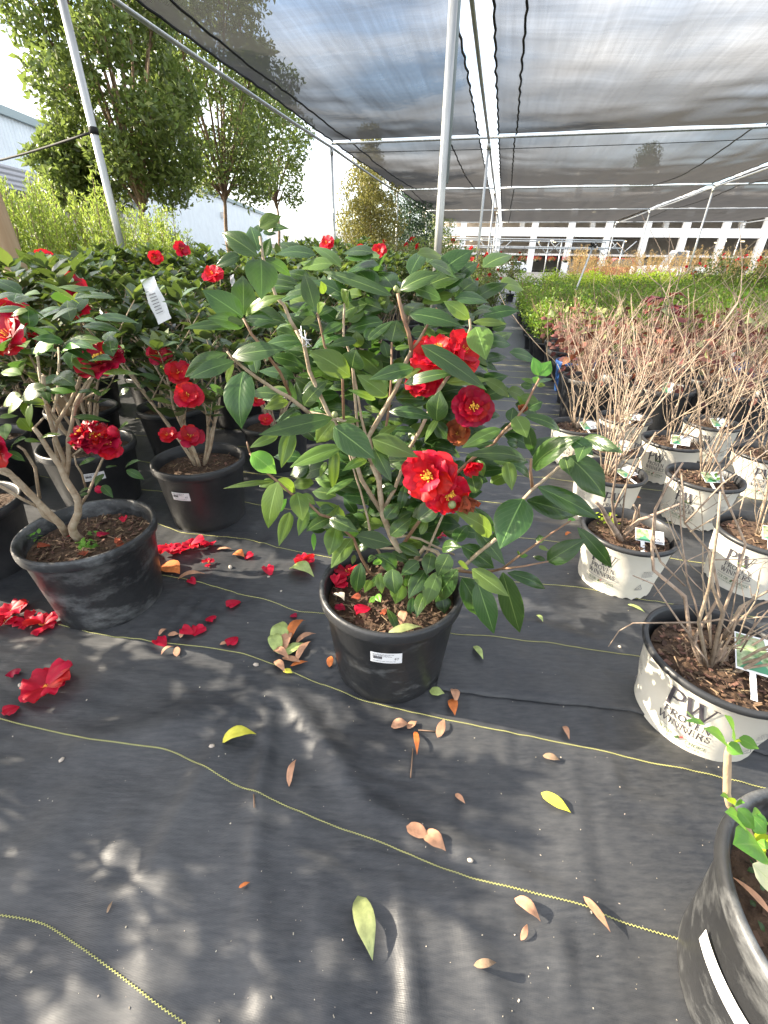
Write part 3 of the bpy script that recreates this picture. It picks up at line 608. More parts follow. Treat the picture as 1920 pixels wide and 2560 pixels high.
def flower(c, ax, r, seed, parent=None, name='flower', m1=None, big=False, loose=0.0, lab=None):
    c = Vector(c); ax = Vector(ax).normalized(); rg = random.Random(seed); mb = MB(); e = ax.orthogonal().normalized(); f = ax.cross(e)
    for ring, (n, rr, li, ru, zz) in enumerate(((6, 1.0, .10, .10, 0), (5, .86, .35, .13, .06), (4, .62, .75, .16, .10)) if big else ((6, 1.0, .15, .10, 0), (5, .75, .6, .14, .06))):
        for k in range(n):
            t = 6.283 * (k + .5 * ring + rg.uniform(-.18, .18)) / n; o_ = e * math.cos(t) + f * math.sin(t)
            petal(mb, c + ax * zz * r, ax, o_, r * rr * rg.uniform(.88, 1.1), 1.02 * rg.uniform(.85, 1.15), li + rg.uniform(-.1, .15) + loose, ru, rg.random(), 3 if big else 2, 6 if big else 4)
    ob = mb.build(name, m1 or M_petal, parent)
    if lab: ob['label'] = lab
    st = MB()
    for k in range(40 if big else 7):
        t = rg.uniform(0, 6.28); q = rg.uniform(.02, .17) * r; b0 = c + (e * math.cos(t) + f * math.sin(t)) * q * .5; b1 = c + (e * math.cos(t) + f * math.sin(t)) * q * 1.35 + ax * r * rg.uniform(.34, .46)
        st.tube([b0, b1], r * .010, 3); st.box(b1, (r * (.042 if big else .03),) * 3)
    so_ = st.build('stamens', M_stamen, ob); return ob
def bud(c, ax, r, parent, mt, name='bud'):
    m = MB(); ax = Vector(ax).normalized(); q = ax.to_track_quat('Z', 'Y').to_matrix()
    prof = [(0.01, -1), (.6, -.85), (.95, -.3), (1, .2), (.75, .75), (.35, 1.05), (.02, 1.25)]; n = 10; vs = []
    for rr, z in prof:
        for k in range(n): vs.append(Vector(c) + q @ Vector((rr * r * math.cos(6.283 * k / n), rr * r * math.sin(6.283 * k / n), z * r)))
    m.add(vs, [(i * n + k, i * n + (k + 1) % n, (i + 1) * n + (k + 1) % n, (i + 1) * n + k) for i in range(6) for k in range(n)]); return m.build(name, mt, parent)

def black_pot(parent, mt=None, rb=.148, rt=.176, h=.285, soilz=.245, n=64, loc=(0, 0, 0), dent=None):
    m = MB(); k = h / .285
    prof = [(0, .012), (rb * .93, .012), (rb * .97, 0), (rb, .006), (rb * 1.012, .03), (rt - .004, .243 * k), (rt + .001, .248 * k), (rt + .007, .252 * k), (rt + .009, .262 * k), (rt + .009, .278 * k), (rt + .006, h), (rt - .001, h), (rt - .006, h - .006), (rt - .010, .25 * k), (rt - .018, soilz - .03)]
    m.lathe(prof, n)
    if dent:
        vs = []
        for (x, y, z) in m.v:
            a = math.atan2(y, x); q = dent(a, z / h); vs.append((x * (1 - q), y * (1 - q), z))
        m.v = vs
    o = m.build('pot', mt or M_pot, parent); o.location = loc; return o
def soil(parent, r, z, seed, chips=0, loc=(0, 0, 0), extra=None):
    rg = np.random.RandomState(seed); m = MB(); n = 30; rings = 9; vs = [(0, 0, z + .012)]
    for i in range(1, rings + 1):
        rr = r * i / rings
        for k in range(n):
            t = 6.283 * k / n; x, y = rr * math.cos(t), rr * math.sin(t)
            vs.append((x, y, z + .012 * (1 - (rr / r) ** 2) + .012 * float(vnoise(x * 60 + seed * 7, y * 60 + 3)) * (i < rings)))
    fs = [(0, 1 + k, 1 + (k + 1) % n) for k in range(n)] + [(1 + (i - 1) * n + k, 1 + i * n + k, 1 + i * n + (k + 1) % n, 1 + (i - 1) * n + (k + 1) % n) for i in range(1, rings) for k in range(n)]
    m.add(vs, fs)
    for q in range(chips):
        a = rg.rand() * 6.283; rr = r * .93 * rg.rand() ** .5; x, y = rr * math.cos(a), rr * math.sin(a); zz = z + .012 * (1 - (rr / r) ** 2) + .006
        m.mat = 1 if rg.rand() < .8 else 2; l = rg.uniform(.004, .017) if m.mat == 1 else rg.uniform(.012, .03)
        E_ = Matrix.Rotation(rg.rand() * 6.28, 3, 'Z') @ Matrix.Rotation(rg.uniform(-.6, .6), 3, 'Y') @ Matrix.Rotation(rg.uniform(-.5, .5), 3, 'X')
        m.box((x, y, zz), (l, l * rg.uniform(.25, .7) if m.mat == 1 else .0018, .0022), E_)
    o = m.build('soil', [M_soil, M_chip, M_straw], parent); o.location = loc; return o
def on_wall(ang, x, z, rb, rt, h, off=.0015):
    zz = max(0, min(1, z / h)); r = rb + (rt - rb) * zz + off; a = ang + x / r; return Vector((r * math.cos(a), r * math.sin(a), z))
def sticker(parent, ang, z, rb, rt, h, w_=.075, hh=.036, loc=(0, 0, 0), detail=True):
    m = MB(); nx = 10
    def quad(x0, x1, z0, z1, off, mt):
        m.mat = mt; n_ = max(1, int(abs(x1 - x0) / w_ * nx)); vs = []
        for i in range(n_ + 1):
            x = x0 + (x1 - x0) * i / n_; vs += [on_wall(ang, x, z0, rb, rt, h, off), on_wall(ang, x, z1, rb, rt, h, off)]
        m.add(vs, [(2 * i, 2 * i + 2, 2 * i + 3, 2 * i + 1) for i in range(n_)], smooth=False)
    quad(-w_ / 2, w_ / 2, z - hh / 2, z + hh / 2, .0022, 0)
    if detail:
        rg = random.Random(3); x = -.42 * w_
        for k in range(14):
            d = w_ * rg.choice((.006, .012, .02)); quad(x, x + d, z - .10 * hh, z + .14 * hh, .0030, 1); x += d + w_ * rg.choice((.005, .010))
        for rr, (a, b) in enumerate(((-.43, .25), (-.43, .1), (-.43, .2))):
            zz = z + hh * (.36 - .10 * rr); x = a * w_
            while x < b * w_:
                d = w_ * rg.uniform(.03, .09); quad(x, min(x + d, b * w_), zz - hh * .018, zz + hh * .018, .0030, 2); x += d + w_ * .02
        x = -.43 * w_
        while x < .3 * w_:
            d = w_ * rg.uniform(.04, .1); quad(x, x + d, z - hh * .33, z - hh * .30, .0030, 2); x += d + w_ * .02
        m.mat = 1; text3(m, '#7', lambda X_, Z_: on_wall(ang, .33 * w_ + X_, z - .15 * hh + Z_, rb, rt, h, .0031), hh * .22)
    o = m.build('label_sticker', [M_sticker, M_ink, M_inkl], parent); o.location = loc; return o
# serif stroke letters: (points, thick?) and serif spots
GL = {
 'P': (.62, [([(.12, 0), (.12, 1)], .15), ([(.12, .97), (.38, .97), (.56, .85), (.56, .62), (.38, .48), (.12, .48)], .09)], [(.12, 0), (.06, 1)]),
 'R': (.70, [([(.12, 0), (.12, 1)], .15), ([(.12, .97), (.36, .97), (.54, .85), (.54, .64), (.36, .50), (.12, .50)], .09), ([(.30, .5), (.62, .02)], .13)], [(.12, 0), (.66, 0), (.06, 1)]),
 'O': (.80, [([(.40, .98), (.14, .82), (.07, .5), (.14, .18), (.40, .02), (.66, .18), (.73, .5), (.66, .82), (.40, .98)], .12)], []),
 'V': (.74, [([(.08, 1), (.38, 0)], .14), ([(.38, 0), (.66, 1)], .07)], [(.08, 1), (.66, 1)]),
 'E': (.60, [([(.12, 0), (.12, 1)], .14), ([(.12, .97), (.54, .97)], .07), ([(.12, .52), (.42, .52)], .07), ([(.12, .03), (.56, .03)], .07)], [(.06, 1), (.06, 0)]),
 'N': (.80, [([(.12, 0), (.12, 1)], .07), ([(.12, 1), (.66, 0)], .14), ([(.66, 0), (.66, 1)], .07)], [(.12, 0), (.08, 1), (.66, 1)]),
 'W': (1.06, [([(.06, 1), (.28, 0)], .15), ([(.28, 0), (.50, .95)], .07), ([(.46, 1), (.72, 0)], .15), ([(.72, 0), (.98, 1)], .07)], [(.06, 1), (.48, 1), (.98, 1)]),
 'I': (.30, [([(.15, 0), (.15, 1)], .14)], [(.15, 0), (.15, 1)]),
 'S': (.56, [([(.48, .82), (.30, .98), (.12, .88), (.10, .70), (.26, .54), (.44, .42), (.48, .22), (.34, .03), (.14, .04), (.07, .2)], .11)], []),
 'C': (.68, [([(.60, .80), (.40, .98), (.16, .84), (.08, .5), (.16, .16), (.40, .02), (.62, .2)], .12)], []),
 'L': (.56, [([(.12, 0), (.12, 1)], .14), ([(.12, .03), (.52, .03)], .07)], [(.12, 1), (.08, 0)]),
 'H': (.76, [([(.12, 0), (.12, 1)], .14), ([(.62, 0), (.62, 1)], .14), ([(.12, .5), (.62, .5)], .07)], [(.12, 0), (.12, 1), (.62, 0), (.62, 1)]),
 'F': (.56, [([(.12, 0), (.12, 1)], .14), ([(.12, .97), (.52, .97)], .07), ([(.12, .52), (.42, .52)], .07)], [(.12, 0), (.06, 1)]),
 'G': (.74, [([(.60, .80), (.40, .98), (.16, .84), (.08, .5), (.16, .16), (.40, .02), (.62, .14), (.62, .42), (.42, .42)], .12)], []),
 'B': (.64, [([(.12, 0), (.12, 1)], .14), ([(.12, .97), (.40, .95), (.50, .76), (.38, .53), (.12, .52)], .09), ([(.38, .52), (.56, .38), (.54, .12), (.38, .03), (.12, .03)], .09)], [(.06, 1), (.06, 0)]),
 'U': (.74, [([(.12, 1), (.12, .25), (.26, .04), (.46, .04), (.60, .25), (.60, 1)], .11)], [(.12, 1), (.60, 1)]),
 'M': (.9, [([(.12, 0), (.12, 1)], .08), ([(.12, 1), (.42, .1)], .13), ([(.42, .1), (.74, 1)], .07), ([(.74, 1), (.74, 0)], .14)], [(.12, 0), (.74, 0)]),
 '#': (.7, [([(.2, 0), (.3, 1)], .09), ([(.42, 0), (.52, 1)], .09), ([(.08, .33), (.62, .33)], .09), ([(.1, .67), (.64, .67)], .09)], []),
 '7': (.6, [([(.08, .95), (.52, .95), (.22, 0)], .11)], []), '2': (.6, [([(.1, .78), (.28, .97), (.48, .82), (.44, .56), (.1, .03), (.52, .03)], .1)], []), ' ': (.35, [], []), }
def stroke(m, pts, wd, fn):
    for (a, b) in zip(pts[:-1], pts[1:]):
        a = Vector(a); b = Vector(b); d = b - a; l = d.length
        if l < 1e-9: continue
        d /= l; n_ = Vector((-d.y, d.x)) * wd / 2; a2 = a - d * wd * .2; b2 = b + d * wd * .2; k = max(1, int(l / .006) if l < .2 else 1); vs = []
        for i in range(k + 1):
            c = a2.lerp(b2, i / k); vs += [fn(*(c + n_)), fn(*(c - n_))]
        m.add(vs, [(2 * i, 2 * i + 1, 2 * i + 3, 2 * i + 2) for i in range(k)], smooth=False)
def text3(m, s, fn, h, sp=.04, center=True):
    tot = sum(GL[c][0] + sp for c in s) * h; x = -tot / 2 if center else 0
    for c in s:
        wd, st, sf = GL[c]
        for pts, tk in st: stroke(m, [(x + a * h, b * h) for a, b in pts], tk * h, fn)
        for a, b in sf: stroke(m, [(x + (a - .10) * h, b * h), (x + (a + .10) * h, b * h)], .045 * h, fn)
        x += (wd + sp) * h
    return tot
def pw_print(m, ang, rb, rt, h, sc=1.0):
    f = lambda x0, z0, o=.0022: (lambda x, z: on_wall(ang, (x + x0) * sc, z0 + z * sc, rb, rt, h, o))
    zb = .62 * h
    m.mat = 0; text3(m, 'PW', f(0, zb), .046); text3(m, 'PROVEN', f(.004, zb - .024 * sc), .018); text3(m, 'WINNERS', f(.004, zb - .047 * sc), .018)
    m.mat = 3; stroke(m, [(-.05, 0), (.055, 0)], .0012, f(0, zb - .056 * sc))
    m.mat = 1; text3(m, 'COLOR', f(-.026, zb - .074 * sc), .010); text3(m, 'CHOICE', f(.034, zb - .074 * sc), .009)
    # little leaf emblem
    stroke(m, [(-.004, -.004), (.0, .004)], .006, f(.004, zb - .070 * sc)); m.mat = 2; stroke(m, [(.002, .002), (.006, .006)], .004, f(.004, zb - .068 * sc))
    m.mat = 1; text3(m, 'FLOWERING SHRUBS', f(.004, zb - .084 * sc), .0055, sp=.25)
    m.mat = 1; stroke(m, [(-.006, .004), (.008, -.004), (.016, .002)], .005, f(0.004, zb + .006 * sc, .0026))
def info_print(m, ang, rb, rt, h):
    rg = random.Random(5); m.mat = 3
    for k in range(5):
        z = .66 * h - k * .0055; x = -.02 + rg.uniform(0, .005)
        while x < .018:
            d = rg.uniform(.003, .008); stroke(m, [(x, 0), (x + d, 0)], .0016, lambda a, b, z=z: on_wall(ang, a, z + b, rb, rt, h, .0022)); x += d + .0018
    stroke(m, [(-.008, 0), (.012, 0)], .0018, lambda a, b: on_wall(ang, a, .66 * h - .038 + b, rb, rt, h, .0022))
    f = lambda a, b: on_wall(ang, a - .008, .28 * h + b, rb, rt, h, .0022)
    stroke(m, [(-.012, 0), (.012, 0), (.0, .02), (-.012, 0)], .0018, f); text3(m, '2', lambda a, b: f(a, b + .004), .008); stroke(m, [(-.013, -.004), (.013, -.004)], .0014, f)
def white_pot_parts(parent, rotz=0.0, loc=(0, 0, 0), rb=.118, rt=.140, h=.215, seed=0, full=True, tsc=1.0):
    m = MB(); n = 96; prof = [(rb * 1.0, 0), (rb * 1.004, .024), (rb * 1.012, .034), (rb * 1.03, .06), (rb + (rt - rb) * .55, h * .5), (rt - .004, h * .86), (rt + .001, h * .88), (rt + .003, h * .93)]
    vs = []
    for j, (r, z) in enumerate(prof):
        for k in range(n):
            t = 6.283 * k / n; zz = z
            if j == 0: zz = .002 + .011 * abs(math.sin(t * 11 + seed)) * (.5 + .5 * abs(math.sin(t * 1.5 + seed)))
            rr = r * (1 + .004 * math.sin(5 * t + seed * 2 + z * 20)); vs.append((rr * math.cos(t), rr * math.sin(t), zz))
    m.add(vs, [(i * n + k, i * n + (k + 1) % n, (i + 1) * n + (k + 1) % n, (i + 1) * n + k) for i in range(len(prof) - 1) for k in range(n)])
    pot = m.build('pot', M_white, parent); pot.location = loc
    m = MB(); m.lathe([(rb * .9, .012), (rb * .93, 0), (rb * .95, .012), (rb * .96, .03)], 40); m.build('base', M_pot, pot)
    m = MB(); m.lathe([(rt + .003, h * .925), (rt + .009, h * .93), (rt + .011, h * .96), (rt + .009, h), (rt + .002, h + .001), (rt - .004, h - .006), (rt - .007, h * .8), (rt - .012, h * .62)], 64); m.build('rim', M_pot, pot)
    m = MB()
    for k in range(3): pw_print(m, rotz + k * 2.094, rb, rt, h * .93, tsc)
    if full:
        for k in range(3): info_print(m, rotz + 1.047 + k * 2.094, rb, rt, h * .93)
    m.build('printed_lettering', [M_ink, M_inkg, M_inkr, M_inkl], pot)
    return pot
#PART2
# ------------------------------------------------------------------ the subject: camellia in the aisle
def wch(o, root): o.location = -Vector(root.location); return o
def axis_depth(p): return p.y * _cp - (p.z - CAMH) * _sp
hero = empty('potted_camellia', (.022, .895, 0))
tag(hero, 'tall red-flowering camellia in a black stickered pot, alone in the middle of the aisle', 'potted plant')
hp = black_pot(hero, M_pots); soil(hero, .163, .238, 4, 420)
ang = math.atan2(.722 - .895, .010 - .022); sticker(hp, ang, .197, .148, .176, .285)
HY = .90
rgh = random.Random(21)
HL = [ # origin x, y, scale, [(base x, base y, tip x, tip y, width, depth shift, tip depth shift, material)]
 (450, 520, 4.1475, [(800,490,435,255,190,-.03,-.03,0),(760,400,500,240,135,.02,.04,1),(815,450,730,190,150,-.05,-.01,0),(880,500,940,310,125,0,.02,0),(825,200,1050,85,165,0,.03,1),(890,225,1138,215,75,0,-.02,0),(820,260,805,175,110,0,.02,0),(860,250,1000,270,65,.02,.03,0),
   (840,530,840,950,330,-.08,-.10,0),(870,525,1150,710,125,-.01,.02,0),(620,495,370,605,115,.02,.03,0),(650,1130,230,850,260,-.06,-.07,0),(655,1110,650,700,225,-.03,.02,0),(680,1120,1120,910,125,-.05,-.05,1),(720,1100,1110,1190,240,-.02,-.01,0),(695,1150,985,1170,155,-.06,-.08,0),(665,1210,280,1140,180,-.05,-.07,0),(665,1200,435,1120,70,-.07,-.08,1),
   (1390,1030,1290,680,175,-.02,0,0),(1425,1070,1510,990,100,-.03,-.05,1),(1400,1120,1228,1120,135,0,-.02,0),(1440,1120,1590,1050,75,0,.02,0),(1490,890,1460,755,92,.05,.05,1),(1410,1130,1250,1215,80,-.03,-.04,1),(1400,1140,1240,1060,90,.04,.05,0)]),
 (450, 800, 4.1475, [(665,70,40,88,112,-.05,-.08,0),(490,350,48,592,215,-.07,-.09,0),(560,430,98,605,170,-.08,-.10,0),(545,375,1105,305,215,-.07,-.08,0),(790,550,760,350,135,-.02,0,0),(760,440,655,445,60,-.05,-.06,0),(660,535,640,1130,310,-.09,-.12,0),(560,460,490,665,65,-.04,-.02,1),(960,380,1290,480,150,.05,.07,0),(1285,885,1540,620,150,0,.02,0),(1125,845,865,925,112,-.02,-.04,1),(1065,800,930,830,70,0,.01,1),(1115,575,1000,610,85,0,-.02,0),(1210,900,998,1085,55,-.02,-.03,0),(1275,995,1128,1010,75,.01,0,0),(1220,575,1485,580,65,.02,.03,0),(1200,880,1120,600,60,.05,.05,0),(1260,870,1200,640,110,.06,.07,0),(1090,350,1280,470,110,.08,.10,0),(1000,110,1240,200,130,.08,.1,0),(300,680,480,780,90,.12,.14,0)]),
 (800, 640, 3.318, [(600,330,22,128,95,-.06,-.02,0),(668,280,1008,145,135,-.04,-.02,0),(1000,360,738,262,105,-.02,0,0),(735,478,1188,585,150,-.07,-.09,0),(1240,520,1025,375,115,-.02,-.03,1),(1255,500,1442,465,50,-.02,0,0),(1350,500,1659,455,110,.03,.06,0),(1270,548,1552,565,68,.0,0,1),(1290,590,1378,862,205,-.04,-.06,1),(1430,610,1545,580,80,.05,.07,0),(840,742,1385,1115,150,-.13,-.17,0),(1080,712,1288,790,130,-.02,0,0),(700,1062,1170,965,95,-.10,-.12,0),(1050,1050,1405,1030,85,-.03,-.02,1),(1360,1020,1567,1168,105,-.02,0,1),(775,930,405,1025,130,-.10,-.12,0),(595,710,640,530,190,-.05,-.03,0),(400,700,610,535,75,-.07,-.06,0),(520,545,215,625,140,.05,.04,0),(305,700,68,750,95,0,-.01,0),(210,405,240,285,165,-.01,-.02,1),(165,330,72,318,55,.02,.02,0),(235,545,375,425,100,.03,.04,1),(185,560,12,655,90,.02,.0,0),
   (250,1000,-90,790,215,-.07,-.08,1),(265,930,300,775,200,-.05,-.05,0),(560,1165,303,985,155,-.07,-.09,1),(460,1190,228,1110,60,-.05,-.06,1),(560,1110,480,980,70,-.03,0,1),(700,1005,845,930,70,0,.02,1),(820,800,985,785,45,0,0,0),(385,700,470,585,110,0,.02,0),(590,1050,725,990,60,.02,.03,1),(755,640,885,620,95,.04,.06,0),(560,840,520,700,90,.05,.05,0),(620,770,760,750,50,0,0,1),(320,760,300,620,110,.03,.04,1),(640,700,700,640,90,.06,.08,0),(430,860,620,900,120,.08,.1,0),(600,560,760,640,90,.1,.12,0),(1100,940,1290,930,120,.05,.06,0)]),
 (800, 950, 3.6867, [(700,170,1022,190,160,.03,.04,0),(1075,380,1110,95,200,-.09,-.09,0),(1090,350,960,578,65,-.09,-.10,1),(640,290,1068,360,115,-.04,-.06,0),(480,540,905,712,175,-.09,-.12,1),(540,530,720,420,90,-.05,-.03,1),(680,455,905,485,65,0,0,0),(130,430,505,725,250,-.11,-.15,0),(495,620,660,942,135,-.08,-.11,0),(430,735,202,842,95,-.06,-.09,1),(880,740,588,750,165,-.03,-.02,0),(130,650,120,1012,95,-.04,-.06,1),(310,908,58,1056,60,-.05,-.07,1),(1060,400,1170,545,150,.0,.01,0),(1455,740,1508,892,100,0,-.02,1),(1440,1045,1400,870,170,0,.02,0),(870,1092,860,925,75,-.03,-.02,0),(560,1000,705,1000,95,0,0,0),(740,1185,805,920,95,0,.01,0),(600,1280,735,1130,135,-.04,-.03,0),(900,1290,1115,1120,195,-.04,-.03,0),(720,1290,852,1215,85,-.02,0,0),(425,955,515,900,55,0,.01,1),(150,370,375,380,80,0,0,1),(300,300,0,260,120,.04,.05,0),(250,440,160,300,110,.06,.07,0),(560,300,400,240,60,.02,.02,1),(900,330,760,400,110,.1,.1,0),(1000,420,930,340,120,.08,.09,0),(820,480,1000,500,110,.08,.1,0),(1500,330,1659,330,70,.1,.12,0),(640,430,560,380,60,.06,.06,0)]),
 (550, 1030, 4.1475, [(1165,60,398,238,200,-.12,-.16,0),(600,250,308,372,100,-.06,-.08,1),(740,190,635,582,155,-.06,-.09,1),(1180,100,1000,320,190,-.05,-.06,1),(1260,360,725,575,165,-.08,-.12,1),(1225,410,1165,798,115,-.03,-.04,1),(1110,520,1036,685,65,0,0,1),(1385,698,1102,858,72,-.02,-.04,1),(325,430,585,642,215,-.10,-.13,2),(560,722,33,795,65,-.08,-.11,1),(560,715,408,775,105,-.05,-.05,1),(600,725,500,1208,210,-.12,-.16,1),(600,700,782,832,125,-.06,-.05,1),(800,835,858,1132,190,-.10,-.14,1),(725,1040,610,1392,130,-.08,-.12,1),(855,850,988,960,95,-.04,-.02,1),(905,1015,815,1285,115,-.05,-.08,1),(1025,1020,1185,1000,115,-.04,-.05,0),(690,900,595,1040,80,-.07,-.06,2),(1145,1100,892,1240,140,-.07,-.09,0),(1140,1105,1442,1248,155,-.09,-.10,0),(1150,1090,1238,960,55,-.02,0,1),(970,1255,972,1442,55,0,0,2),(1205,1195,1130,1492,185,-.08,-.12,1),(1370,1312,1150,1622,190,-.10,-.14,1),(1395,1480,1370,1582,50,0,0,1),(1425,1430,1560,1390,80,0,.02,0),(1490,1040,1560,1150,65,0,0,1),(1320,1270,1440,1240,90,-.02,0,2)]),
 (750, 1300, 3.318, [(470,130,765,205,145,-.10,-.11,0),(505,355,470,600,125,-.10,-.12,0),(590,500,535,605,75,-.06,-.07,1),(650,450,680,612,85,-.08,-.09,1),(765,405,790,615,160,-.11,-.13,0),(830,530,790,698,140,-.08,-.10,1),(630,635,570,690,48,-.05,-.06,2),(640,615,668,682,55,-.05,-.06,2),(605,365,680,340,50,-.07,-.07,2),(800,400,625,285,145,-.04,-.03,0),(760,270,895,340,85,0,.0,0),(985,345,835,460,115,-.07,-.08,0),(1045,415,900,655,135,-.09,-.11,0),(935,640,908,855,80,-.06,-.07,0),(1050,590,965,815,115,-.06,-.08,0),(1150,425,1035,715,145,-.11,-.13,1),(1180,640,1200,775,125,-.05,-.06,0),(1310,410,1120,680,180,-.12,-.13,0),(1235,285,1138,470,135,-.13,-.15,0),(1090,270,1048,455,125,-.09,-.1,0),(820,200,1005,300,95,-.03,-.04,0),(750,130,925,-10,135,-.05,-.03,0),(1180,230,1345,225,115,-.09,-.11,0),(1290,185,1385,50,115,-.05,-.04,0),(1340,215,1610,400,155,-.04,-.03,0),(1310,350,1400,405,70,-.1,-.1,1),(900,440,870,560,70,-.05,-.05,0),(680,440,590,560,60,-.04,-.04,0),(1000,120,1060,-10,60,-.02,0,1),(560,340,640,300,60,0,0,0),(860,270,940,380,100,.02,.02,0),(720,300,800,400,120,.0,.02,0),(1020,480,960,600,100,0,0,0),(1240,520,1180,640,110,-.02,0,0)]),
 (1120, 860, 3.318, [(440,705,113,862,100,-.08,-.09,1),(380,820,120,862,45,-.07,-.08,0),(650,965,143,922,155,-.12,-.15,0),(700,1025,1110,765,220,-.13,-.17,0),(1130,775,1455,905,125,-.14,-.18,0),(1020,785,1205,925,120,-.17,-.20,0),(1160,800,1075,980,130,-.17,-.20,0),(1000,930,1305,1275,260,-.13,-.16,0),(965,935,1010,1090,110,-.12,-.13,0),(700,930,850,765,140,.0,.02,0),(650,690,705,915,110,.0,0,0),(640,600,935,735,95,-.04,-.03,0),(560,600,655,778,150,-.07,-.09,1),(520,645,540,525,95,0,.02,0),(640,510,572,428,50,-.03,-.03,1),(600,435,755,485,75,-.05,-.06,1),(655,540,785,480,115,.0,.02,0),(755,262,705,108,92,-.04,-.04,2),(768,262,852,140,115,-.04,-.03,2),(750,310,698,280,60,-.04,-.04,2),(720,322,605,290,42,-.03,-.04,1),(700,352,597,340,75,0,.01,0),(750,322,868,290,52,0,.02,0),(740,342,812,342,40,0,0,1),(490,975,530,1215,115,-.06,-.08,1),(540,1000,672,1115,95,-.02,0,0),(480,980,375,972,60,-.05,-.05,1),(340,790,430,735,60,0,.02,0),(490,810,582,850,80,.03,.05,0),(600,640,500,730,80,.03,.03,0),(650,540,580,500,80,0,0,0)]),
 (1100, 1150, 3.318, [(690,322,495,738,290,-.12,-.15,0),(720,335,1125,462,180,-.08,-.06,0),(812,222,1322,485,160,-.12,-.14,0),(890,842,1218,648,160,-.08,-.06,0),(1140,560,1425,892,115,-.06,-.05,0),(430,610,120,425,155,-.08,-.10,1),(300,570,540,872,130,-.05,-.06,0),(275,400,460,600,100,0,.01,0),(820,730,900,745,55,-.03,-.02,1),(840,690,820,620,70,-.02,0,0),(875,832,772,800,45,-.06,-.07,0),(665,800,655,755,50,-.08,-.08,1),(660,800,730,790,40,-.08,-.08,2),(520,932,662,1432,185,-.12,-.15,0),(560,935,872,1070,100,-.06,-.04,0),(265,905,572,1132,135,-.13,-.16,1),(310,1010,448,1442,190,-.12,-.16,0),(180,980,330,1298,200,-.08,-.10,0),(1060,505,1125,495,40,-.07,-.06,2),(450,600,490,660,60,-.1,-.1,0)]) ]
mats3 = [M_leaf, mat_l := leaf_mat('camellia_leaf_light', (.075, .135, .025), (.12, .18, .05), rough=.33, tr=(.26, .40, .04), trf=.34, vein=(.22, .34, .10)), M_young]
fm = MB()
for ox, oy, sc, ls in HL:
    for bx_, by_, tx_, ty_, wd, db, dt, mt in ls:
        b = P(ox + bx_ / sc, oy + by_ / sc, HY + db + rgh.uniform(-.012, .012)); t = P(ox + tx_ / sc, oy + ty_ / sc, HY + dt + rgh.uniform(-.03, .03))
        wm = wd / sc * axis_depth((b + t) / 2) / FPX * rgh.uniform(.96, 1.10)
        nrm = (Vector((0, 0, CAMH)) - b).normalized() * .95 + Vector((rgh.uniform(-.45, .25), 0, .40 + rgh.uniform(-.2, .25)))
        fm.mat = mt; leaf(fm, b, t, nrm, wm, arc=rgh.uniform(.03, .14), fold=rgh.uniform(.05, .40), nx=3, ny=9, wav=rgh.uniform(.0, .05), rnd=rgh.uniform(-.10, .12))
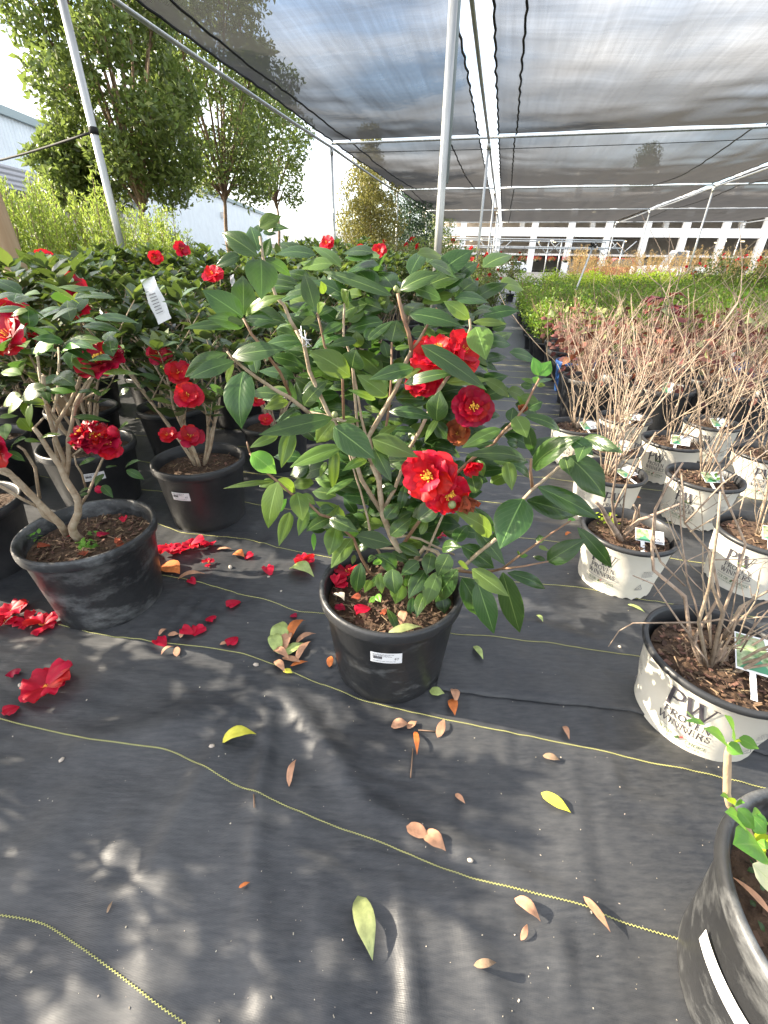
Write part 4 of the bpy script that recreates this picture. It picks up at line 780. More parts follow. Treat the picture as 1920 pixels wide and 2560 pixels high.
# leaves deeper inside and behind
for k in range(480):
    a = rgh.uniform(0, 6.28); rr = rgh.uniform(.03, .27); z = rgh.uniform(.34, 1.02); x = .022 + rr * math.cos(a) * (1.0 if z > .5 else .8); y = .945 + abs(rr * math.sin(a)) * .9
    b = Vector((x, y, z)); d = Vector((math.cos(a), abs(math.sin(a)) * .8, rgh.uniform(-.6, .6))).normalized()
    fm.mat = 0 if rgh.random() < .85 else 1; leaf(fm, b, b + d * rgh.uniform(.055, .09), Vector((rgh.uniform(-.5, .5), -.6, 1)), rgh.uniform(.035, .048), arc=.08, fold=.25, nx=2, ny=6)
wch(fm.build('foliage', mats3, hero), hero)
HS = [ ([(1005,1400),(995,1370),(979,1339),(958,1290),(952,1250),(946,1200),(930,1160)],.0105,.0075,0),([(930,1160),(905,1100),(880,1060),(840,1045),(771,1031)],.007,.005,0),
 ([(771,1031),(725,993),(691,976),(640,942),(607,918),(585,897),(568,877)],.0055,.0028,0),([(956,1286),(905,1200),(892,1168),(870,1110),(820,1030),(773,930),(761,860),(740,822)],.007,.0045,0),
 ([(740,822),(727,800),(710,765),(693,747),(681,710),(655,645),(648,592)],.0045,.003,0),([(948,1200),(930,1130),(922,1091),(960,1022),(985,980),(1001,950),(1005,929),(1029,875)],.0068,.0055,0),
 ([(1029,875),(1022,830),(1013,800),(1000,765),(993,733)],.0052,.0036,1),([(1029,875),(1050,848),(1073,810),(1092,768)],.0038,.0022,1),([(727,990),(700,930),(680,900),(650,860),(628,836),(611,797)],.0042,.003,1),
 ([(860,1060),(855,950),(830,900),(812,865),(800,820),(791,783)],.0038,.0026,1),([(900,1150),(890,1000),(880,900),(857,836),(861,790),(863,757)],.0038,.0024,0),([(935,1170),(915,1090),(903,1045),(896,998),(881,920)],.0042,.003,0),
 ([(960,1180),(965,1080),(972,1010),(981,941),(981,857)],.0042,.0026,1),([(1040,1400),(1060,1370),(1090,1380),(1130,1425),(1154,1421),(1195,1385),(1239,1349),(1275,1300),(1308,1246),(1332,1222),(1370,1190),(1410,1156),(1440,1125)],.0070,.0035,0),
 ([(1332,1222),(1328,1180),(1325,1148)],.0045,.003,1),([(1130,1425),(1180,1430),(1233,1426),(1257,1423),(1299,1391),(1340,1360),(1380,1331),(1429,1301)],.0050,.0022,1),([(1257,1423),(1310,1415),(1370,1405)],.0035,.002,1),
 ([(627,1134),(650,1165),(685,1199),(728,1235),(762,1252),(801,1286),(825,1293),(855,1320),(883,1346),(900,1390),(921,1430),(960,1450)],.0030,.0050,1),([(976,1345),(1010,1340),(1051,1348),(1090,1365),(1136,1387)],.0045,.0035,0),
 ([(1000,1370),(1050,1300),(1110,1210),(1180,1150),(1237,1104),(1259,1077),(1289,1047),(1313,1011),(1331,975),(1349,944)],.006,.0025,1),([(1237,1104),(1262,1082),(1300,1060)],.0042,.003,0),([(960,1400),(930,1350),(919,1297),(910,1260),(903,1230),(884,1180),(870,1120)],.0042,.0024,0),
 ([(1000,1160),(1050,1080),(1101,971),(1125,935),(1147,899),(1160,870),(1178,821),(1176,797)],.0055,.003,0),([(962,1265),(985,1225),(1000,1190),(1010,1165)],.006,.005,0),([(1020,1400),(1060,1400),(1090,1330),(1110,1280),(1140,1200)],.005,.003,0),([(940,1370),(960,1372),(1010,1370)],.004,.004,0),
 ([(627,1134),(620,1115),(617,1105)],.003,.002,1),([(841,1052),(838,1040),(836,1034)],.003,.002,1)]
sm = MB(); bm = MB()
for i, (pts, r0, r1, red) in enumerate(HS):
    off = {13: -.10, 14: -.10, 15: -.10, 16: -.09, 17: -.09, 2: -.05, 4: -.03, 19: -.07, 6: -.06, 7: -.06, 8: -.05}.get(i, .0); n = len(pts); v = []
    for k, (x, y) in enumerate(pts):
        f = k / (n - 1)
        if i == 17: f = 1 - f
        w_ = f if i not in (2, 4, 6, 7, 14, 16) else .6 + .4 * f
        v.append(P(x, y, HY + off * min(1, w_ * 1.5)) + Vector((rgh.uniform(-.002, .002), 0, rgh.uniform(-.002, .002))))
    mm_ = bm if red else sm; mm_.tube(v, [.78 * (r0 + (r1 - r0) * k / (n - 1)) for k in range(n)], 8)
wch(sm.build('woody_stems', M_bark, hero), hero); wch(bm.build('young_stems', M_barkred, hero), hero)
def toward(px, py, x=0, z=0): return (Vector((0, 0, CAMH)) - P(px, py, HY)).normalized() + Vector((x, 0, z))
wch(flower(P(1078, 1188, HY - .10), toward(1080, 1190, -.35, -.1), .058, 3, hero, big=True, lab='largest open red flower with yellow stamens, low on the right'), hero)
wch(flower(P(1118, 1225, HY - .085), toward(1120, 1220, .3, -.5), .050, 8, hero, big=True), hero)
wch(flower(P(1092, 895, HY - .03), Vector((-.2, -.35, .9)), .055, 4, hero, big=True, lab='red flower near the top, seen from the side'), hero)
wch(flower(P(1150, 885, HY - .02), Vector((.5, -.6, .5)), .045, 14, hero), hero)
wch(flower(P(1060, 955, HY + .03), toward(1060, 955, -.3, .9), .046, 5, hero, big=True), hero)
wch(flower(P(1180, 1018, HY + .0), toward(1180, 1018, .2, .1), .044, 6, hero, big=True, m1=M_petald, loose=.2, lab='dark red half closed flower on the right'), hero)
wch(flower(P(1143, 1085, HY + .03), toward(1143, 1085, 0, .2), .034, 9, hero, m1=M_wilt, loose=.5, name='wilted_flower'), hero)
wch(flower(P(1172, 1158, HY - .05), Vector((.3, -.7, -.3)), .026, 10, hero, loose=.7), hero)
wch(flower(P(1160, 1240, HY - .11), Vector((.4, -.5, -.7)), .030, 11, hero, m1=M_wilt, loose=.8, name='wilted_flower', lab='brown wilted flower hanging under the largest red one'), hero)
wch(flower(P(1303, 1032, HY - .05), Vector((0, -.3, .8)), .014, 12, hero, m1=M_wilt, loose=.9, name='wilted_flower'), hero)
for x, y, r in ((1130, 1262, .0085), (990, 722, .0048), (997, 728, .004), (837, 1037, .006)): wch(bud(P(x, y, HY - .12 if y > 1000 else HY - .05), Vector((0, -.3, 1)), r, hero, M_oliv), hero)
m = MB(); pa = P(755, 822, HY - .05)
for k in range(4): m.tube([pa + Vector((rgh.uniform(-.006, .006), -.006, rgh.uniform(-.01, .01))) , pa + Vector((rgh.uniform(0, .02), -.01, rgh.uniform(-.03, 0))), pa + Vector((rgh.uniform(.01, .03), -.008, rgh.uniform(-.04, -.01)))], .0008, 4)
wch(m.build('plant_tie', M_sticker, hero), hero)
# things lying on the soil of the pot
def litter_leaf(name, lab, cat, c, rz, l, wd, mt, curl=.15, group=None, tilt=.12, parent_z=None, seed=0, fold=.3):
    rg = random.Random(seed * 13 + int(l * 1e4)); z = parent_z if parent_z is not None else fh(c[0], c[1])
    m = MB(); d = Vector((math.cos(rz), math.sin(rz), 0)); b = -d * l / 2 + Vector((0, 0, .003)); t = d * l / 2 + Vector((0, 0, .004 + l * tilt))
    leaf(m, b, t, Vector((rg.uniform(-.2, .2), rg.uniform(-.2, .2), 1)), wd, arc=curl, fold=fold, nx=2, ny=8, wav=.05); o = m.build(name, mt); o.location = (c[0], c[1], z + .001)
    tag(o, lab, cat, group); return o
def litter_petal(lab, c, rz, r, mt, seed, n=1, group=None, z=None, name='fallen_petal', cat='petal'):
    rg = random.Random(seed); m = MB()
    for k in range(n):
        a = rz + (k * 6.283 / max(n, 1) if n > 3 else k * .9) + rg.uniform(-.2, .2); o_ = Vector((math.cos(a), math.sin(a), 0))
        petal(m, Vector((0, 0, .003 + .004 * k)) - (o_ * r * .45 if n == 1 else Vector()), Vector((0, 0, 1)), o_, r * rg.uniform(.8, 1.1) * (1.9 if n == 1 else 1.3 if n == 2 else 1.1), .95, rg.uniform(.10, .35), .12, seed + k, 3, 5, cup=.3)
    if n > 3:
        m.mat = 1
        for k in range(14): a = rg.uniform(0, 6.3); m.tube([(0, 0, .006), (r * .2 * math.cos(a), r * .2 * math.sin(a), .012 + .12 * r)], .0005, 3)
    o = m.build(name, [mt, M_stamen]); o.location = (c[0], c[1], (fh(c[0], c[1]) if z is None else z) + .001); tag(o, lab, cat, group); return o
def Gs(px, py, z=0): return G(px, py, z)
for i, (x, y, r, mt, n, lab) in enumerate(((838, 1470, .030, M_petal, 3, 'crumpled red petals on the soil at the left rim of the middle pot'), (870, 1440, .036, M_petal, 4, 'fallen red flower on the soil behind the left leaves in the middle pot'), (863, 1530, .020, M_petald, 2, 'dull red petals by the lower left rim inside the middle pot'), (916, 1528, .022, M_petal, 1, 'single bright red petal on the soil in the middle pot'), (953, 1535, .014, M_wilt, 2, 'small orange wilted petal on the soil in the middle pot'), (884, 1500, .014, M_wilt, 1, 'orange-brown petal scrap under the left stems in the middle pot'))):
    c = G(x, y, .25); litter_petal(lab, c, i * 1.3, r, mt, 40 + i, n, 'fallen camellia petals', z=.253)
c = G(978, 1562, .25); litter_leaf('fallen_leaf', 'green leaf standing on the soil at the front of the middle pot', 'leaf', c, 2.0, .055, .022, M_leaf, parent_z=.255, tilt=.3)
c = G(1010, 1588, .25); litter_leaf('fallen_leaf', 'long grey-green leaf lying along the front rim inside the middle pot', 'leaf', c, .25, .085, .024, M_oliv, parent_z=.252)
c = G(1008, 1553, .25); litter_leaf('fallen_leaf', 'curled tan leaf in the middle of the soil in the middle pot', 'leaf', c, 1.2, .04, .022, M_tan, curl=.4, parent_z=.253, fold=.8)
c = G(850, 1510, .25); litter_leaf('fallen_leaf', 'grey dry leaf leaning on the left inner rim of the middle pot', 'leaf', c, -1.0, .05, .026, M_pebble, curl=.2, parent_z=.255, fold=.6, tilt=.4)

# ------------------------------------------------------------------ camellias in rows on the left
def bush_parts(seed, Ht, n_main, spread, bare=.35, leafL=.078, dens=1.0, z0=.25):
    rg = random.Random(seed); st = MB(); fo = MB(); tips = []
    def lf(b, d, sc=1.0):
        nrm = Vector((rg.uniform(-.4, .4), rg.uniform(-.4, .4), 1)); L_ = leafL * sc * rg.uniform(.75, 1.15)
        fo.mat = 0 if rg.random() < .78 else 1; leaf(fo, b, b + d * L_, nrm, L_ * rg.uniform(.42, .52), arc=rg.uniform(0, .12), fold=.3, nx=1, ny=4, rnd=rg.uniform(-.08, .08))
    def branch(p, d, l, r, lv):
        n = max(4, int(l / .05)); pts = [p.copy()]; rad = [r]
        for i in range(n):
            d = (d + Vector((rg.uniform(-.16, .16), rg.uniform(-.16, .16), rg.uniform(0, .12)))).normalized(); p = p + d * (l / n); pts.append(p.copy()); rad.append(r * (1 - .65 * (i + 1) / n))
            a = rg.uniform(0, 6.28)
            if p.z > z0 + Ht * bare * .8:
                for q in range(2 if rg.random() < .8 * dens else 1):
                    a += 2.4 + rg.uniform(-.4, .4); dd = (Vector((math.cos(a), math.sin(a), rg.uniform(-.1, .55))) + d * .3).normalized(); lf(p, dd)
            if lv < 2 and i > n * .25 and rg.random() < (.62 if lv == 0 else .35):
                a = rg.uniform(0, 6.28); branch(p, (Vector((math.cos(a) * .9, math.sin(a) * .9, .45)) + d * .4).normalized(), min(l * rg.uniform(.28, .48), max(.07, (Ht - p.z) * 1.1)), r * .5, lv + 1)
        st.tube(pts, rad, 5); tips.append((p.copy(), d.copy()))
        for q in range(5): a = q * 1.3 + rg.uniform(0, 1); lf(p, (Vector((math.cos(a), math.sin(a), rg.uniform(.1, .9))) + d * .3).normalized(), 1.05)
    for k in range(n_main):
        a = 6.283 * k / n_main + rg.uniform(-.4, .4); o_ = spread * rg.uniform(.5, 1); d = Vector((math.cos(a) * o_, math.sin(a) * o_, 1)).normalized()
        branch(Vector((.012 * math.cos(a), .012 * math.sin(a), z0 - .02)), d, (Ht - z0) * rg.uniform(.70, .98), .0075, 0)
    return st, fo, tips
ML2 = leaf_mat('camellia_leaf_row_light', (.085, .13, .034), (.12, .17, .055), rough=.34, tr=(.24, .32, .05), trf=.28, isl=.4)
VAR = []
for i, (h, nm, sp, ba, dn) in enumerate(((.92, 8, .5, .30, 1), (.96, 8, .46, .28, 1), (.90, 9, .55, .25, 1.1), (1.0, 8, .46, .3, 1), (.93, 9, .5, .22, 1.1))):
    st, fo, tips = bush_parts(100 + i, h, nm, sp, ba, .069, dn); root = empty('potted_camellia', (0, 0, 0))
    pot_ = black_pot(root, n=40); soil(root, .163, .238, i, 40)
    st.build('stems', M_bark, root); fo.build('foliage', [M_leaf2, ML2], root); VAR.append((root, tips))
FL0 = []
for k in range(3):
    o = flower((0, 0, 0), (0, 0, 1), .046, 70 + k, None, m1=M_petal if k else M_petald); FL0.append(o)
used = [False] * 5; fused = [False] * 3; CAMS = []
colv = [-1.136, -1.70, -2.26, -2.82, -3.38, -4.0]
for k, v in enumerate(colv):
    for j in range(-3, 13):
        u = .91 + .575 * j + (.04 if k % 2 else 0)
        if k == 0 and j in (0, 1, -1): continue
        if j < -1 and True: continue
        if j < 0 and k > 3: continue
        if k == 5 and (j < 1 or j % 2): continue
        if k == 0 and j > 10: continue
        rg = random.Random(k * 50 + j); p = S(u + rg.uniform(-.05, .05), v + rg.uniform(-.05, .05))
        if j >= 0 and not seen(p.x, p.y, 0.1, 1.15, 260): continue
        vi = rg.randrange(5)
        src, tips = VAR[vi]
        if used[vi]: o = copy_tree(src)
        else: o = src; used[vi] = True
        o.location = (p.x, p.y, fh(p.x, p.y) - .008 if k < 3 else 0); o.rotation_euler = (0, 0, rg.uniform(0, 6.28)); s_ = rg.uniform(.95, 1.05); o.scale = (s_, s_, s_ * rg.uniform(.90, 1.02) * (.95 + .20 * min(1, max(0, (u - 2.0) / 1.8)) if k < 3 else .90))
        tag(o, 'glossy green camellia, %s column left of the aisle, %s row back' % (ordn(k), ordn(j + 3)), 'potted plant', 'camellias standing in rows at the left'); CAMS.append(o)
# hand placed: the pot behind (with sticker)
def camellia_at(x, y, vi, rz, lab, mt=None, st_px=None, seed=0):
    root = empty('potted_camellia', (x, y, fh(x, y) - .008)); tag(root, lab, 'potted plant', None)
    pt = black_pot(root, mt, n=64); soil(root, .163, .238, 30 + seed, 160)
    src = VAR[vi][0]
    for ch in src.children:
        if ch.name.startswith(('stems', 'foliage')): c = ch.copy(); COL.objects.link(c); c.parent = root; c.rotation_euler = (0, 0, rz)
    if st_px is not None:
        a = math.atan2(st_px[1] - y, st_px[0] - x); sticker(pt, a, st_px[2], .148, .176, .285)
    return root
c2 = camellia_at(-.775, 1.70, 0, 1.0, 'camellia in a white-stickered black pot beside the aisle, behind the leaning camellia', st_px=(-.80, 1.55, .185), seed=1); CAMS.append(c2)
c3 = None
for o in CAMS:
    if (Vector(o.location) - S(1.52, -1.70)).length < .15: c3 = o
if c3:
    pt = [c for c in c3.children if c.name.startswith('pot')][0]; c3.rotation_euler = (0, 0, 0); cx, cy = c3.location.x, c3.location.y
    sticker(pt, math.atan2(-.9, .55), .19, .148, .176, .285); c3['label'] = 'camellia in a shaded pot whose sticker shows between the two nearest left pots'

# the near left camellia, leaning out of its scuffed pot
L0 = Vector((-.905, 1.14, 0)); left = empty('potted_camellia', L0); tag(left, 'camellia with thick pale leaning stems in a large scuffed black pot at the left', 'potted plant')
def dentL(a, z): return .012 * math.sin(2 * a) * (1 - z)
black_pot(left, M_potd, rb=.155, rt=.182, h=.285, dent=dentL); soil(left, .168, .235, 8, 380)
LS = [([(203,1352),(185,1335),(180,1318),(195,1285),(196,1255),(190,1240),(165,1200),(150,1165),(125,1130),(100,1090),(85,1070)],.0165,.006),([(165,1200),(172,1150),(170,1100),(180,1060),(188,1010),(215,960),(243,930)],.008,.0045),([(163,1190),(160,1150),(140,1100),(125,1050),(112,1000),(108,940)],.008,.005),
 ([(165,1335),(150,1310),(120,1280),(60,1220),(20,1180),(-30,1150)],.013,.009),([(150,1310),(112,1290),(85,1240),(40,1195),(0,1180)],.010,.006),([(99,1245),(92,1200),(88,1170),(76,1150),(60,1125),(45,1115)],.006,.004),([(203,1262),(222,1230),(240,1185),(260,1140),(266,1110)],.005,.003),([(172,1145),(200,1125),(222,1100)],.004,.002),
 ([(180,1060),(190,1020),(235,940)],.005,.003),([(188,1010),(230,985),(258,975)],.004,.002),([(150,1165),(135,1100),(142,1060),(178,1000),(195,960),(205,930)],.0065,.004),([(215,1222),(205,1185),(190,1160),(186,1140)],.004,.0025),([(120,1280),(60,1250),(0,1215)],.006,.005),([(85,1070),(100,1055),(108,1045)],.004,.003),([(145,930),(146,960),(140,1000),(133,1030)],.004,.004),([(94,890),(98,930),(105,975),(115,1010)],.004,.0045),([(146,870),(148,900),(146,930)],.003,.0035)]
m = MB(); LY = 1.12; TK = .78
for pts, r0, r1 in LS:
    n = len(pts); m.tube([P(x, y, LY - .10 * k / (n - 1)) for k, (x, y) in enumerate(pts)], [TK * (r0 + (r1 - r0) * k / (n - 1)) for k in range(n)], 8)
wch(m.build('woody_stems', M_bark, left), left)
fm = MB(); rl = random.Random(5)
LL = (0, 560, 4.1475, [(290,900,110,960,110,1),(560,1240,340,1340,170,2),(560,1270,360,1380,90,2),(640,1250,260,1060,120,0),(660,1220,330,1190,120,0),(660,1260,1010,1310,140,0),(660,1330,830,1280,120,2),(760,1390,990,1590,130,1),(1060,1220,660,1240,120,0),(740,700,1050,690,90,0),(1350,1330,1140,1310,110,0),(590,1570,780,1680,220,0),(220,1560,10,1540,120,1),(220,1400,220,1580,90,1)])
LL2 = (0, 900, 4.1475, [(590,180,790,330,170,0),(780,330,440,340,80,2),(480,280,215,420,190,0),(240,430,510,450,150,3),(220,370,30,480,170,3),(240,420,80,560,150,3),(270,440,270,600,110,3),(330,460,310,700,90,3),(0,600,190,580,90,3),(60,660,60,830,130,3),(200,600,330,740,130,1),(460,270,520,450,110,0),(760,590,1140,640,75,0),(630,770,410,840,50,1),(900,870,730,910,55,1),(990,1020,820,1095,60,0),(1100,1120,1220,1100,60,0),(1300,1110,1460,1040,70,0),(1310,1140,1495,1240,90,0),(1070,1180,990,1310,80,0),(1060,1300,1175,1430,90,0),(820,1390,940,1330,60,0),(1050,370,1150,290,50,1),(1050,370,930,290,50,0),(800,340,1000,330,60,0),(270,810,120,930,90,0),(250,830,420,850,60,1),(70,950,260,1050,90,0),(830,1400,920,1390,60,0),(930,910,740,900,50,1),(1340,300,1230,380,80,0),(1330,660,1230,760,110,0)])
for ox, oy, sc, ls in (LL, LL2):
    for bx_, by_, tx_, ty_, wd, mt in ls:
        b = P(ox + bx_ / sc, oy + by_ / sc, LY - .10 + rl.uniform(-.03, .03)); t = P(ox + tx_ / sc, oy + ty_ / sc, LY - .12 + rl.uniform(-.05, .05)); wm = wd / sc * axis_depth((b + t) / 2) / FPX
        fm.mat = {0: 0, 1: 1, 2: 2, 3: 1}[mt]; leaf(fm, b, t, (Vector((0, 0, 1)) - b).normalized() * .6 + Vector((-.3, 0, .6 + rl.uniform(-.2, .2))), wm, arc=.08, fold=rl.uniform(.15, .45), nx=2, ny=7, wav=.02)
for k in range(55):
    b = P(rl.uniform(-60, 300), rl.uniform(720, 960), LY + rl.uniform(-.16, .12)); a = rl.uniform(0, 6.28); d = Vector((math.cos(a), math.sin(a) * .6, rl.uniform(-.35, .5))).normalized(); fm.mat = rl.choice((0, 0, 1)); leaf(fm, b, b + d * rl.uniform(.06, .09), Vector((rl.uniform(-.4, .3), -.3, 1)), .037, arc=.08, fold=.3, nx=2, ny=6)
wch(fm.build('foliage', mats3, left), left)
for (x, y, r, ax, mt, sd) in ((258, 912, .060, (-.1, -.55, .85), M_petald, 1), (245, 1105, .055, (.1, -.3, .9), M_petald, 2), (215, 1090, .045, (-.5, -.4, .8), M_petald, 3), (265, 1110, .04, (.6, -.4, .5), M_petal, 4), (0, 1118, .05, (-.3, -.9, .2), M_petald, 5), (30, 845, .05, (-.2, -.7, .6), M_petald, 6)):
    wch(flower(P(x, y, LY - .10), ax, r, 80 + sd, left, m1=mt, big=sd < 5), left)
wch(bud(P(248, 1224, LY - .05), (0, -.4, .6), .011, left, M_petald), left); wch(bud(P(283, 1080, LY - .1), (0, -.2, .8), .014, left, M_petal), left)
m = MB(); z = .25
for cx_, cy_, n in ((222, 1368, 26), (95, 1350, 10), (250, 1340, 8)):
    q = G(cx_, cy_, z)
    for k in range(n):
        b = q + Vector((rl.uniform(-.03, .03), rl.uniform(-.02, .02), rl.uniform(0, .015))); a = rl.uniform(0, 6.28); leaf(m, b, b + Vector((math.cos(a), math.sin(a), .6)) * rl.uniform(.010, .018), (0, 0, 1), .012, nx=1, ny=3)
wch(tag(m.build('weed_seedlings', M_young, left), kind='stuff'), left)
for i, (x, y, r, mt, n, lab) in enumerate(((168, 1345, .022, M_petal, 2, 'red petal at the foot of the stem in the left pot'), (310, 1306, .018, M_petal, 1, 'red petal on the far right soil of the left pot'), (268, 1340, .018, M_petald, 1, 'dark red petal on the soil right of the stem in the left pot'), (292, 1368, .020, M_wilt, 3, 'brown-red petal scraps near the right rim of the left pot'), (212, 1394, .014, M_wilt, 2, 'orange petal scrap near the front rim of the left pot'), (120, 1370, .016, M_wilt, 1, 'rust coloured petal left of the stem in the left pot'))):
    litter_petal(lab, G(x, y, .25), i * 2, r, mt, 140 + i, n, 'fallen camellia petals', z=.252)
# flowers on the row camellias where the photograph shows them
def near_cam(p):
    return min(CAMS, key=lambda o: (Vector((o.location.x, o.location.y, 0)) - Vector((p.x, p.y, 0))).length)
for i, (px, py, yy, r) in enumerate(((177, 718, 1.75, .048), (194, 777, 1.75, .045), (34, 777, 1.6, .045), (15, 765, 1.9, .04), (21, 853, 1.5, .045), (114, 650, 2.3, .045), (453, 625, 2.9, .045), (390, 644, 2.6, .036), (534, 689, 2.3, .048), (397, 887, 1.72, .042), (447, 933, 1.66, .045), (472, 992, 1.6, .048), (477, 1094, 1.60, .045), (422, 1089, 1.66, .035), (819, 610, 2.7, .040), (899, 631, 2.7, .038), (949, 628, 2.75, .040), (150, 832, 1.9, .016), (270, 790, 1.9, .014), (664, 1050, 1.9, .03), (640, 1000, 2.0, .035), (232, 700, 2.2, .02), (80, 850, 1.9, .03), (300, 720, 2.6, .025))):
    p = P(px, py, yy); o = near_cam(p); k = i % 3; p = P(px, py, yy - .16)
    f = FL0[k]
    if fused[k]: f = copy_tree(f)
    else: fused[k] = True
    f.parent = o; bpy.context.view_layer.update(); inv = o.matrix_world.inverted()
    rgf = random.Random(i); ax = (Vector((0, 0, CAMH)) - p).normalized() + Vector((rgf.uniform(-.7, .7), 0, rgf.uniform(0, .9))); q = ax.normalized().to_track_quat('Z', 'Y').to_matrix().to_4x4()
    f.matrix_local = inv @ (Matrix.Translation(p) @ q @ Matrix.Scale(r / .046, 4))
def hang_tag(lab, pts, seed):
    m = MB(); rg = random.Random(seed); A = [Vector(p) for p in pts]; n = 8; vs = []
    for i in range(n + 1):
        for j in range(5):
            a = A[0].lerp(A[1], j / 4).lerp(A[3].lerp(A[2], j / 4), i / n); vs.append(a + Vector((0, .006 * math.sin(i * 1.1 + j * .7), 0)))
    m.add(vs, [(i * 5 + j, i * 5 + j + 1, (i + 1) * 5 + j + 1, (i + 1) * 5 + j) for i in range(n) for j in range(4)])
    m.mat = 1
    for k in range(7):
        f = .35 + k * .07; a = A[0].lerp(A[3], f).lerp(A[1].lerp(A[2], f), .25); b = A[0].lerp(A[3], f).lerp(A[1].lerp(A[2], f), .7); d = Vector((0, -.008, .0)); h_ = (A[3] - A[0]) * .018
        m.add([a + d, b + d, b + d + h_, a + d + h_], [(0, 1, 2, 3)], smooth=False)
    o = m.build('plant_tag', [M_sticker, M_inkl]); tag(o, lab, 'tag'); return o
hang_tag('large crumpled white plant tag hanging among the left camellias', [P(350, 700, 1.75), P(385, 690, 1.75), P(430, 795, 1.72), P(395, 812, 1.70)], 1)
hang_tag('small white plant tag behind the left of the middle camellia', [P(574, 690, 2.2), P(584, 685, 2.2), P(588, 712, 2.2), P(578, 716, 2.2)], 2)

# ------------------------------------------------------------------ bare hydrangeas in white pots at the right
def twig_mesh(seed, Ht=.62, n=13, spread=.55, side=.7, z0=.19):
    rg = random.Random(seed); m = MB()
    def br(p, d, l, r, lv):
        k = max(4, int(l / .045)); pts = [p.copy()]; rad = [r]
        for i in range(k):
            d = (d + Vector((rg.uniform(-.17, .17), rg.uniform(-.17, .17), rg.uniform(-.04, .10)))).normalized(); p = p + d * (l / k); pts.append(p.copy()); rad.append(r * (1 - .55 * (i + 1) / k) * (1.25 if i % 3 == 1 else 1))
            if lv < 2 and i > 0 and rg.random() < side * .45:
                a = rg.uniform(0, 6.28); br(p, (Vector((math.cos(a), math.sin(a), .35)) + d * .6).normalized(), l * rg.uniform(.15, .4), r * .5, lv + 1)
        m.tube(pts, rad, 5)
    for i in range(n):
        a = 6.283 * i / n + rg.uniform(-.5, .5); o_ = spread * rg.uniform(.1, 1); br(Vector((.02 * math.cos(a), .02 * math.sin(a), z0)), Vector((math.cos(a) * o_, math.sin(a) * o_, 1)).normalized(), (Ht) * rg.uniform(.45, 1.0), rg.uniform(.0020, .0036), 0)
    m.tube([(0, 0, z0 - .03), (.004, .0, z0 + .012), (0, .003, z0 + .04)], [.018, .016, .008], 8); return m
M_pic = mat('tag_picture', (.10, .20, .06), rough=.5, col2=(.45, .50, .30), nscale=70); M_tagg = mat('tag_green', (.07, .26, .14), rough=.5)
def tag_part(parent, c, ang, w_=.10, h_=.07, tilt=.6, txt=True):
    m = MB(); Mx = Matrix.Translation(c) @ Matrix.Rotation(ang, 4, 'Z') @ Matrix.Rotation(tilt, 4, 'X')
    def q(pts, z, mt): m.mat = mt; m.add([Mx @ Vector((x, y, z)) for x, y in pts], [tuple(range(len(pts)))], smooth=False)
    W2, H2 = w_ / 2, h_ / 2
    m.mat = 0; m.box(Mx @ Vector((0, 0, 0)), (w_, h_, .0012), Mx.to_3x3())
    q([(-W2 * .96, -H2 * .3), (-W2 * .1, H2 * .9), (-W2 * .96, H2 * .92)], .0012, 1); q([(-W2 * .96, -H2 * .3), (-W2 * .96, -H2 * .9), (.1 * W2, -H2 * .9), (-W2 * .1, H2 * .9)], .0010, 1); q([(-W2 * .9, -H2 * .9), (.12 * W2, -H2 * .9), (-.35 * W2, -.1 * H2)], .0016, 2)
    if txt:
        m.mat = 3; text3(m, 'PW', lambda a, b: Mx @ Vector((.55 * W2 + a, -.55 * H2 + b, .0016)), .011)
        for k in range(4): stroke(m, [(.3 * W2, -.68 * H2 - .0), (.9 * W2, -.68 * H2)], .0012, lambda a, b, k=k: Mx @ Vector((a, b - .003 * k + .02 * (k == 3), .0016)))
    m.mat = 0; m.box(Mx @ Vector((-W2 * .5, -H2 - .03, 0)), (.012, .07, .001), Mx.to_3x3())
    return m.build('plant_tag', [M_sticker, M_pic, M_tagg, M_ink], parent)
WP = [ # x, y, print rotation, twig seed, label
 (.99, 1.78, .35, 2, 'bare twiggy shrub in the white pot just behind the sun-flecked white pot'), (1.385, 1.745, -.25, 3, 'twiggy shrub in a brightly sunlit white pot with green weed leaves and a flower tag'), (1.31, 1.29, -.2, 4, 'bare shrub in a white pot cut by the picture edge, behind the biggest one'),
 (1.13, 2.09, -.3, 5, 'bare shrub in a white pot second behind the yellow stained one'), (1.09, 2.42, -.4, 6, 'bare shrub in the farthest white pot beside the aisle'), (1.50, 2.19, -.35, 7, 'bare shrub in a white pot behind the brightly sunlit one'), (1.87, 2.03, .2, 8, 'bare shrub in a white pot at the right picture edge, level with the sunlit one'), (1.44, 2.60, -.3, 9, 'bare shrub in a partly hidden white pot of the back row'), (1.9, 2.5, 0, 13, 'bare shrub in the hindmost white pot at the right edge')]
def white_plant(x, y, prot, seed, lab, Ht=.60, n=13, tg=True, own=True):
    root = empty('bare_potted_shrub', (x, y, fh(x, y) - .006)); tag(root, lab, 'potted plant', 'bare shrubs in white pots')
    fa = math.atan2(-y, -x) + prot
    if y < 1.5: white_pot_parts(root, fa, (0, 0, 0), .118 if x > .82 else .128, .142 if x > .82 else .152, .215, seed)
    else: white_pot_parts(root, fa, seed=seed)
    soil(root, .128, .185, seed + 60, 130); twig_mesh(seed, Ht, n).build('twigs', M_twig, root)
    if tg: rg = random.Random(seed); tag_part(root, Vector((.03 * rg.uniform(-1, 1) + .02, -.04, .225)), rg.uniform(-.6, .5), .085, .06, rg.uniform(.2, .8))
    return root
for a in WP: white_plant(*a, Ht=.86 if a[3] not in (4,) else .7, n=12)
